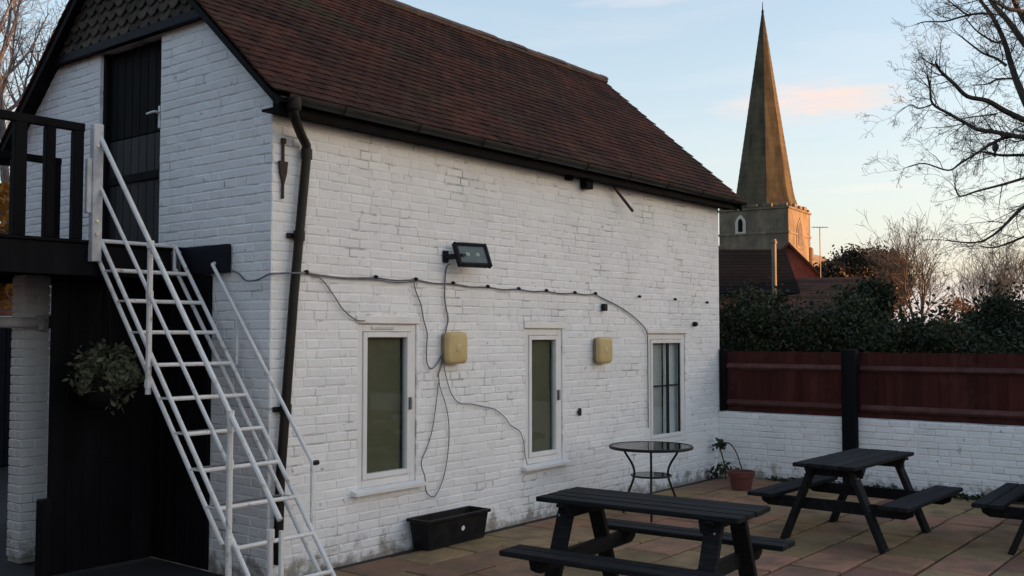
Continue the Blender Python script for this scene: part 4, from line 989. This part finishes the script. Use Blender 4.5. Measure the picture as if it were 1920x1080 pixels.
for pts, D, r0, r1 in limbs:
    n = len(pts); dz0 = rg_.uniform(-1.6, 1.6); P = []; first_on_trunk = pts[0][0] > 1995
    for i, (a, b) in enumerate(pts):
        u = i/(n-1); P.append(at(a+rg_.uniform(-2, 2), b+rg_.uniform(-2, 2), (22.2 if first_on_trunk else D)*(1-u)+(D+dz0*u)*u))
    lm = cable('', P, .01, '', sub=4); k = len(lm.v)//6; lm = MB()
    # catmull points again with taper
    cp = []
    for i in range(n-1):
        p0, p1_, p2_, p3_ = P[max(i-1, 0)], P[i], P[i+1], P[min(i+2, n-1)]
        for q in range(4):
            t = q/4; cp.append(.5*((2*p1_)+(-p0+p2_)*t+(2*p0-5*p1_+4*p2_-p3_)*t*t+(-p0+3*p1_-3*p2_+p3_)*t**3))
    cp.append(P[-1]); rr = [1.25*(r0+(r1-r0)*i/(len(cp)-1)) for i in range(len(cp))]
    lm.tube(cp, rr, 7, cap=False); lm.build('limb', 'bark', bt, smooth=True, fix=False)
    tot = sum((cp[i+1]-cp[i]).length for i in range(len(cp)-1))
    for s in range(int(tot*3.4)+2):
        i = rg_.randint(int(len(cp)*.12), len(cp)-2); d = (cp[i+1]-cp[i]).normalized(); ax = d.orthogonal().normalized(); ax.rotate(Matrix.Rotation(rg_.uniform(0, 6.28), 3, d)); nd = d.copy(); nd.rotate(Matrix.Rotation(R_(rg_.uniform(25, 75)), 3, ax))
        grow(tw, tw, cp[i], nd, rg_.uniform(.35, .95), min(rr[i]*.5, .014), 0, rg_, PT)
    grow(tw, tw, cp[-1], (cp[-1]-cp[-3]), .6, r1*.9, 0, rg_, PT)
for k in range(16):
    u = .35+.62*k/16; i = min(int(u*6), 5); q = trk[i].lerp(trk[i+1], u*6-i); d = RT*rg_.uniform(.2, 1)+FW*rg_.uniform(-1, 1)+Vector((0, 0, rg_.uniform(.3, .9)))
    grow(tw, tw, q, d, rg_.uniform(2.2, 4.0), .06, 0, rg_, dict(PT, n=[9, 6, 4], len=[.5, .5, .5], sides=[6, 4, 3, 3]))
tw.build('crown', 'bark', bt, fix=False)
# bird perched on the limb
bp = at(1866, 285, 22.6); bd = thing('bird', 'small dark bird perched on a limb of the large bare tree', 'bird', bp)
def blob(c, ax, L_, prof, n=10):
    c, ax = Vector(c), Vector(ax).normalized(); return MB().tube([c+ax*(L_*t) for t, _ in prof], [r_ for _, r_ in prof], n)
b_ = blob(bp, (.25, 0, 1), .26, [(0, .02), (.15, .055), (.4, .075), (.65, .062), (.78, .038), (.86, .042), (.95, .036), (1, .008)]); b_.tube([bp+Vector((.06, 0, .24)), bp+Vector((.11, 0, .235))], [.014, .002], 5); b_.tube([bp+Vector((0, 0, .03)), bp+Vector((-.05, 0, -.12))], [.03, .018], 6)
b_.build('body', 'dark_bird', bd, smooth=True)

# ---- church
CD = 95.; S = 6.6; ca_ = at(1437, 627, CD)
ch = thing('church', 'stone church tower with a tall shingled spire lit from the right', 'church', (ca_.x, ca_.y, 0))
CM = Matrix.Translation((ca_.x, ca_.y, 0)) @ Matrix.Rotation(R_(185.4), 4, 'Z')     # local +x faces us, local +y turns to the sun
def cz(py): return 1.85+(627-py)/FPX*CD
TT = cz(389); h2 = S/2
def cbx(a, b, bv=.03): return MB().bevbox(a, b, bv).xf(CM)
twr = cbx((-h2, -h2, -.1), (h2, h2, TT-.5)).build('tower', 'church_stone', ch)
cbx((-h2-.12, -h2-.12, TT-.52), (h2+.12, h2+.12, TT-.32)).build('parapet_band', 'church_stone', twr)
for k in range(5):
    for s in (-1, 1):
        u = -h2+.5+k*(S-1)/4
        cbx((s*h2-.16, u-.42, TT-.318), (s*h2+.16, u+.42, TT-.02+.06*(k % 2)), .04).build('merlon', 'church_stone', twr)
        if 0 < k < 4: cbx((u-.42, s*h2-.16, TT-.318), (u+.42, s*h2+.16, TT-.02+.06*(k % 2)), .04).build('merlon', 'church_stone', twr)
cbx((-h2-.08, -h2-.08, TT-2.8), (h2+.08, h2+.08, TT-2.6)).build('string_course', 'church_stone', twr)
for (a, b) in ((h2, h2), (h2, -h2), (-h2, h2)):
    for st_ in range(3):
        o2 = .75-.2*st_; cbx((a-.45 if a > 0 else a-o2*.7, b-.45 if b > 0 else b-o2*.7, -.05 if st_ == 0 else 3.4*st_-.1), (a+o2*.7 if a > 0 else a+.45, b+o2*.7 if b > 0 else b+.45, 3.4*(st_+1)), .15).build('buttress', 'church_stone', twr)
def arch(w_, h_, n=9):
    P = [(-w_/2, 0), (w_/2, 0), (w_/2, h_-w_*.85)]
    for k in range(1, n): 
        t = k/n; P.append((w_/2-w_/2*t**1.7, h_-w_*.85+w_*.85*t**.75))
    P.append((0, h_))
    L_ = [(-x, z) for x, z in reversed(P[2:-1])]
    return P+L_
def archpart(name, mat, w_, h_, u, zb, face, depth, out, parent):
    m = MB(); V = [(x+u, z+zb) for x, z in arch(w_, h_)]
    if face == 'x': m.prism([(h2+out, p, z) for p, z in V], (-depth, 0, 0))
    else: m.prism([(p, h2+out, z) for p, z in V], (0, -depth, 0))
    return m.xf(CM).build(name, mat, parent)
zl = cz(441)
# from the camera local +y runs to the right on the near face
w1_ = archpart('belfry_window', 'pale_stone', 1.0, 1.75, -1.2+.0, zl, 'x', .2, .06, ch); archpart('louvre', 'black_timber', .42, 1.25, -1.2, zl+.15, 'x', .1, .09, w1_)
w2_ = archpart('belfry_window', 'church_stone', 2.0, 2.9, 0, zl-1.4, 'y', .2, .06, ch); archpart('louvre', 'bark_warm', 1.3, 2.3, 0, zl-1.1, 'y', .1, .09, w2_)
# spire: eight faces, broached at the foot, each face a shingled part
APX = cz(12); SR = 2.62/math.cos(math.pi/8); SB = TT-.30
spire = MB().lathe((0, 0, 0), [(.30, SB+.2), (.02, APX-1.2)], 8).xf(CM).build('spire', 'black_timber', ch)
nr = 30
for k in range(8):
    g0, g1 = (k-.5)*math.pi/4, (k+.5)*math.pi/4; m = MB()
    for j in range(nr):
        t0, t1 = j/nr, (j+1)/nr
        def R0(t): return SR*(1-t)**1.02*(1+.10*max(0, .08-t)/.08)+.07
        za, zb = SB+(APX-SB)*t0, SB+(APX-SB)*t1
        ra, rb = R0(t0)+.016, R0(t1)
        m.add([(ra*math.cos(g0), ra*math.sin(g0), za), (ra*math.cos(g1), ra*math.sin(g1), za), (rb*math.cos(g1), rb*math.sin(g1), zb), (rb*math.cos(g0), rb*math.sin(g0), zb),
               ((ra-.06)*math.cos(g0), (ra-.06)*math.sin(g0), za), ((ra-.06)*math.cos(g1), (ra-.06)*math.sin(g1), za)], [(0, 1, 2, 3), (4, 5, 1, 0)], rnd=random.uniform(.33, .67))
    m.xf(CM).build('spire_face', 'spire_shingle', spire, fix=False)
MB().lathe((0, 0, 0), [(.10, APX-.5), (.12, APX), (.05, APX+.2), (.03, APX+.9)], 8).xf(CM).build('finial', 'black_timber', spire)
# sunlit south aisle and porch stepping down to the right
nv_ = MB().prism([(h2-2.6, h2+.01, 0), (h2-2.6, h2+7.0, 0), (h2-2.6, h2+7.0, 3.9), (h2-2.6, h2+.01, 8.2)], (2.4, 0, 0)).xf(CM).build('south_aisle', 'church_stone', ch)
MB().prism([(h2-2.8, h2+.02, 8.25), (h2-2.8, h2+7.4, 3.75), (h2-2.8, h2+7.4, 4.0), (h2-2.8, h2+.02, 8.55)], (2.8, 0, 0)).xf(CM).build('aisle_roof', 'house_roof', nv_)
for u in (2.3, 5.0):
    cbx((h2-.2, h2+u-.35, 0), (h2+.75, h2+u+.35, 8.6-.62*u), .05).build('buttress', 'church_stone', nv_)
for u in (1.1, 3.6): 
    m = MB().prism([(h2-.18, h2+u+x, 3.4+z) for x, z in arch(1.2, 2.6-.35*u/2)], (.05, 0, 0)).xf(CM).build('window', 'dark_room', nv_)
MB().prism([(-h2-16, -3.5, 0), (-h2-16, 3.5, 0), (-h2-16, 3.5, 6.5), (-h2-16, 0, 10.5), (-h2-16, -3.5, 6.5)], (15.99, 0, 0)).xf(CM).build('nave', 'church_stone', ch)

# ---- houses between the hedge and the church
def house_at(px, D, rot, wx, wy, eave, ridge, label, wall='red_brick', rf='dark_house_roof', chim=None, name='house'):
    c = at(px, 627, D); t = thing(name, label, 'house', (c.x, c.y, 0)); M = Matrix.Translation((c.x, c.y, 0)) @ Matrix.Rotation(rot, 4, 'Z')
    MB().prism([(-wx, -wy, -.05), (-wx, wy, -.05), (-wx, wy, eave), (-wx, 0, ridge-.12), (-wx, -wy, eave)], (2*wx, 0, 0)).xf(M).build('wall', wall, t)
    r_ = None
    for s in (-1, 1):
        k = (ridge-eave)/wy; y1 = s*(wy+.35); z1 = eave-.35*k
        r_ = MB().prism([(-wx-.25, 0, ridge), (-wx-.25, y1, z1), (-wx-.25, y1, z1-.14), (-wx-.25, 0, ridge-.14)], (2*wx+.5, 0, 0)).xf(M).build('roof', rf, t)
        nrw = int(wy/.17)
        for j in range(nrw):      # courses of tiles
            ya, yb = s*(wy+.35)*(1-j/nrw), s*(wy+.35)*(1-(j+1)/nrw); za = ridge-(ridge-z1)*abs(ya)/(wy+.35); zb = ridge-(ridge-z1)*abs(yb)/(wy+.35)
            MB().prism([(-wx-.24, ya, za+.022), (-wx-.24, yb, zb+.008), (-wx-.24, yb, zb-.03), (-wx-.24, ya, za-.02)], (2*wx+.48, 0, 0)).xf(M).build('tile_course', rf, r_)
    for sx in (-1, 1):
        for yy_ in (-wy*.45, wy*.45):
            w_ = MB().bevbox((sx*wx-.02, yy_-.45, 1.0), (sx*wx+.03, yy_+.45, 2.1), .02).xf(M).build('window', 'upvc_white', t); MB().bevbox((sx*wx+(.035 if sx > 0 else -.045), yy_-.38, 1.08), (sx*wx+(.045 if sx > 0 else -.035), yy_+.38, 2.02), .004).xf(M).build('pane', 'black_plastic', w_)
    if chim:
        cx_, cy_, cw, ct = chim; c0 = MB().bevbox((cx_-cw, cy_-cw, eave-.5), (cx_+cw, cy_+cw, ct), .02).xf(M).build('chimney', 'red_brick', t)
        MB().bevbox((cx_-cw-.06, cy_-cw-.06, ct), (cx_+cw+.06, cy_+cw+.06, ct+.12), .02).xf(M).build('cap', 'red_brick', c0)
        MB().lathe((cx_, cy_, ct+.12), [(.13, 0), (.11, .35), (.14, .38)], 10).xf(M).build('chimney_pot', 'terracotta', c0)
    return t
house_at(1383, 46, R_(24.4-90+12), 1.95, 2.4, 3.9, 5.75, 'dark roofed brick house below the church tower', chim=None)
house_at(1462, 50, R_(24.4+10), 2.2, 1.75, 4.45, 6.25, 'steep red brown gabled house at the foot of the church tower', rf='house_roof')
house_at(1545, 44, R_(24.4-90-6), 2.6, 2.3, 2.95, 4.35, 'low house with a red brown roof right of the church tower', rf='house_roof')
cs = thing('lit_edge_upright', 'tall narrow upright added for the sunlit gable edge before the church', 'chimney', (at(1453, 627, 43).x, at(1453, 627, 43).y, 0)); q = WL[cs]  # added upright standing in for the sunlit edge of the gable
MB().bevbox((q.x-.085, q.y-.085, 0), (q.x+.085, q.y+.085, 5.95), .02).build('stack', 'church_stone', cs); MB().bevbox((q.x-.11, q.y-.11, 5.75), (q.x+.11, q.y+.11, 5.88), .02).build('cap', 'church_stone', cs)
# television aerial
an = thing('television_aerial', 'thin television aerial against the sky right of the church', 'aerial', (at(1540, 627, 46).x, at(1540, 627, 46).y, 3.9)); q = Vector((WL[an].x, WL[an].y, 0)); zt = 1.85+(627-424)/FPX*46
MB().tube([q+Vector((0, 0, 3.9)), q+Vector((0, 0, zt))], .022, 6).build('pole', 'cable_grey', an)
bmv = RT*.34
MB().tube([q+Vector((0, 0, zt-.02))-bmv, q+Vector((0, 0, zt-.02))+bmv], .014, 5).build('boom', 'cable_grey', an)
for k in range(6): 
    c = q+Vector((0, 0, zt-.02))+bmv*(-1+.4*k); dv = Vector((FW.x, FW.y, 0)).normalized()*.2+Vector((0, 0, .05)); MB().tube([c-dv, c+dv], .009, 4).build('element', 'cable_grey', an)
# far treeline on the horizon
rs = np.random.RandomState(12); bl = []
for k in range(900):
    a = R_(rs.uniform(-10, 95)); d = rs.uniform(120, 160); p = Vector((CAM.x+d*math.cos(a), CAM.y+d*math.sin(a), 0)); hh = 2.6+1.4*math.sin(a*23)+.9*math.sin(a*61)
    bl.append((p.x, p.y, rs.uniform(0, 1)*hh, 1))
ft = leaves(bl, 26000, .5, (1.1, 1.1, .6), 13).build('far_treeline', 'leaf_dark', fix=False); ft['kind'] = 'stuff'; tag(ft, 'distant brown line of trees along the horizon', 'trees')

# ================================================================== ADDED BUILDING SOUTH OF THE YARD (unseen, placed to block the low sun)
pu = thing('added_sun_blocker', 'long brick building added unseen south of the yard to block the low sun', 'building', (28, -41, 0))
MB().box((13.0, -45, -.05), (54.0, -38, 8.4)).build('wall', 'red_brick', pu)
MB().prism([(12.7, -45.4, 8.3), (12.7, -37.6, 8.3), (12.7, -41.5, 11.4)], (41.6, 0, 0)).build('roof', 'dark_house_roof', pu)
for k in range(6):
    for z in (1.0, 4.4):
        x = 15+k*4.6; w_ = box('window', (x, -38.0, z), (x+1.2, -37.95, z+1.6), 'upvc_white', pu); box('pane', (x+.08, -37.949, z+.08), (x+1.12, -37.94, z+1.52), 'black_plastic', w_)
# unseen house added on the left, outside the frame, to darken gable and deck
nb = thing('added_shade_house', 'brick house added unseen left of the deck to shade the gable', 'building', (-8.5, 4, 0))
MB().box((-13.5, -1.0, -.05), (-5.3, 13.5, 4.9)).build('wall', 'red_brick', nb)
MB().prism([(-13.8, -1.3, 4.8), (-5.0, -1.3, 4.8), (-9.4, -1.3, 8.0)], (0, 15.1, 0)).build('roof', 'dark_house_roof', nb)
for y in (1.0, 5.0):
    w_ = box('window', (-5.31, y, 1.0), (-5.25, y+1.1, 2.4), 'upvc_white', nb); box('pane', (-5.249, y+.08, 1.08), (-5.24, y+1.02, 2.32), 'black_plastic', w_)
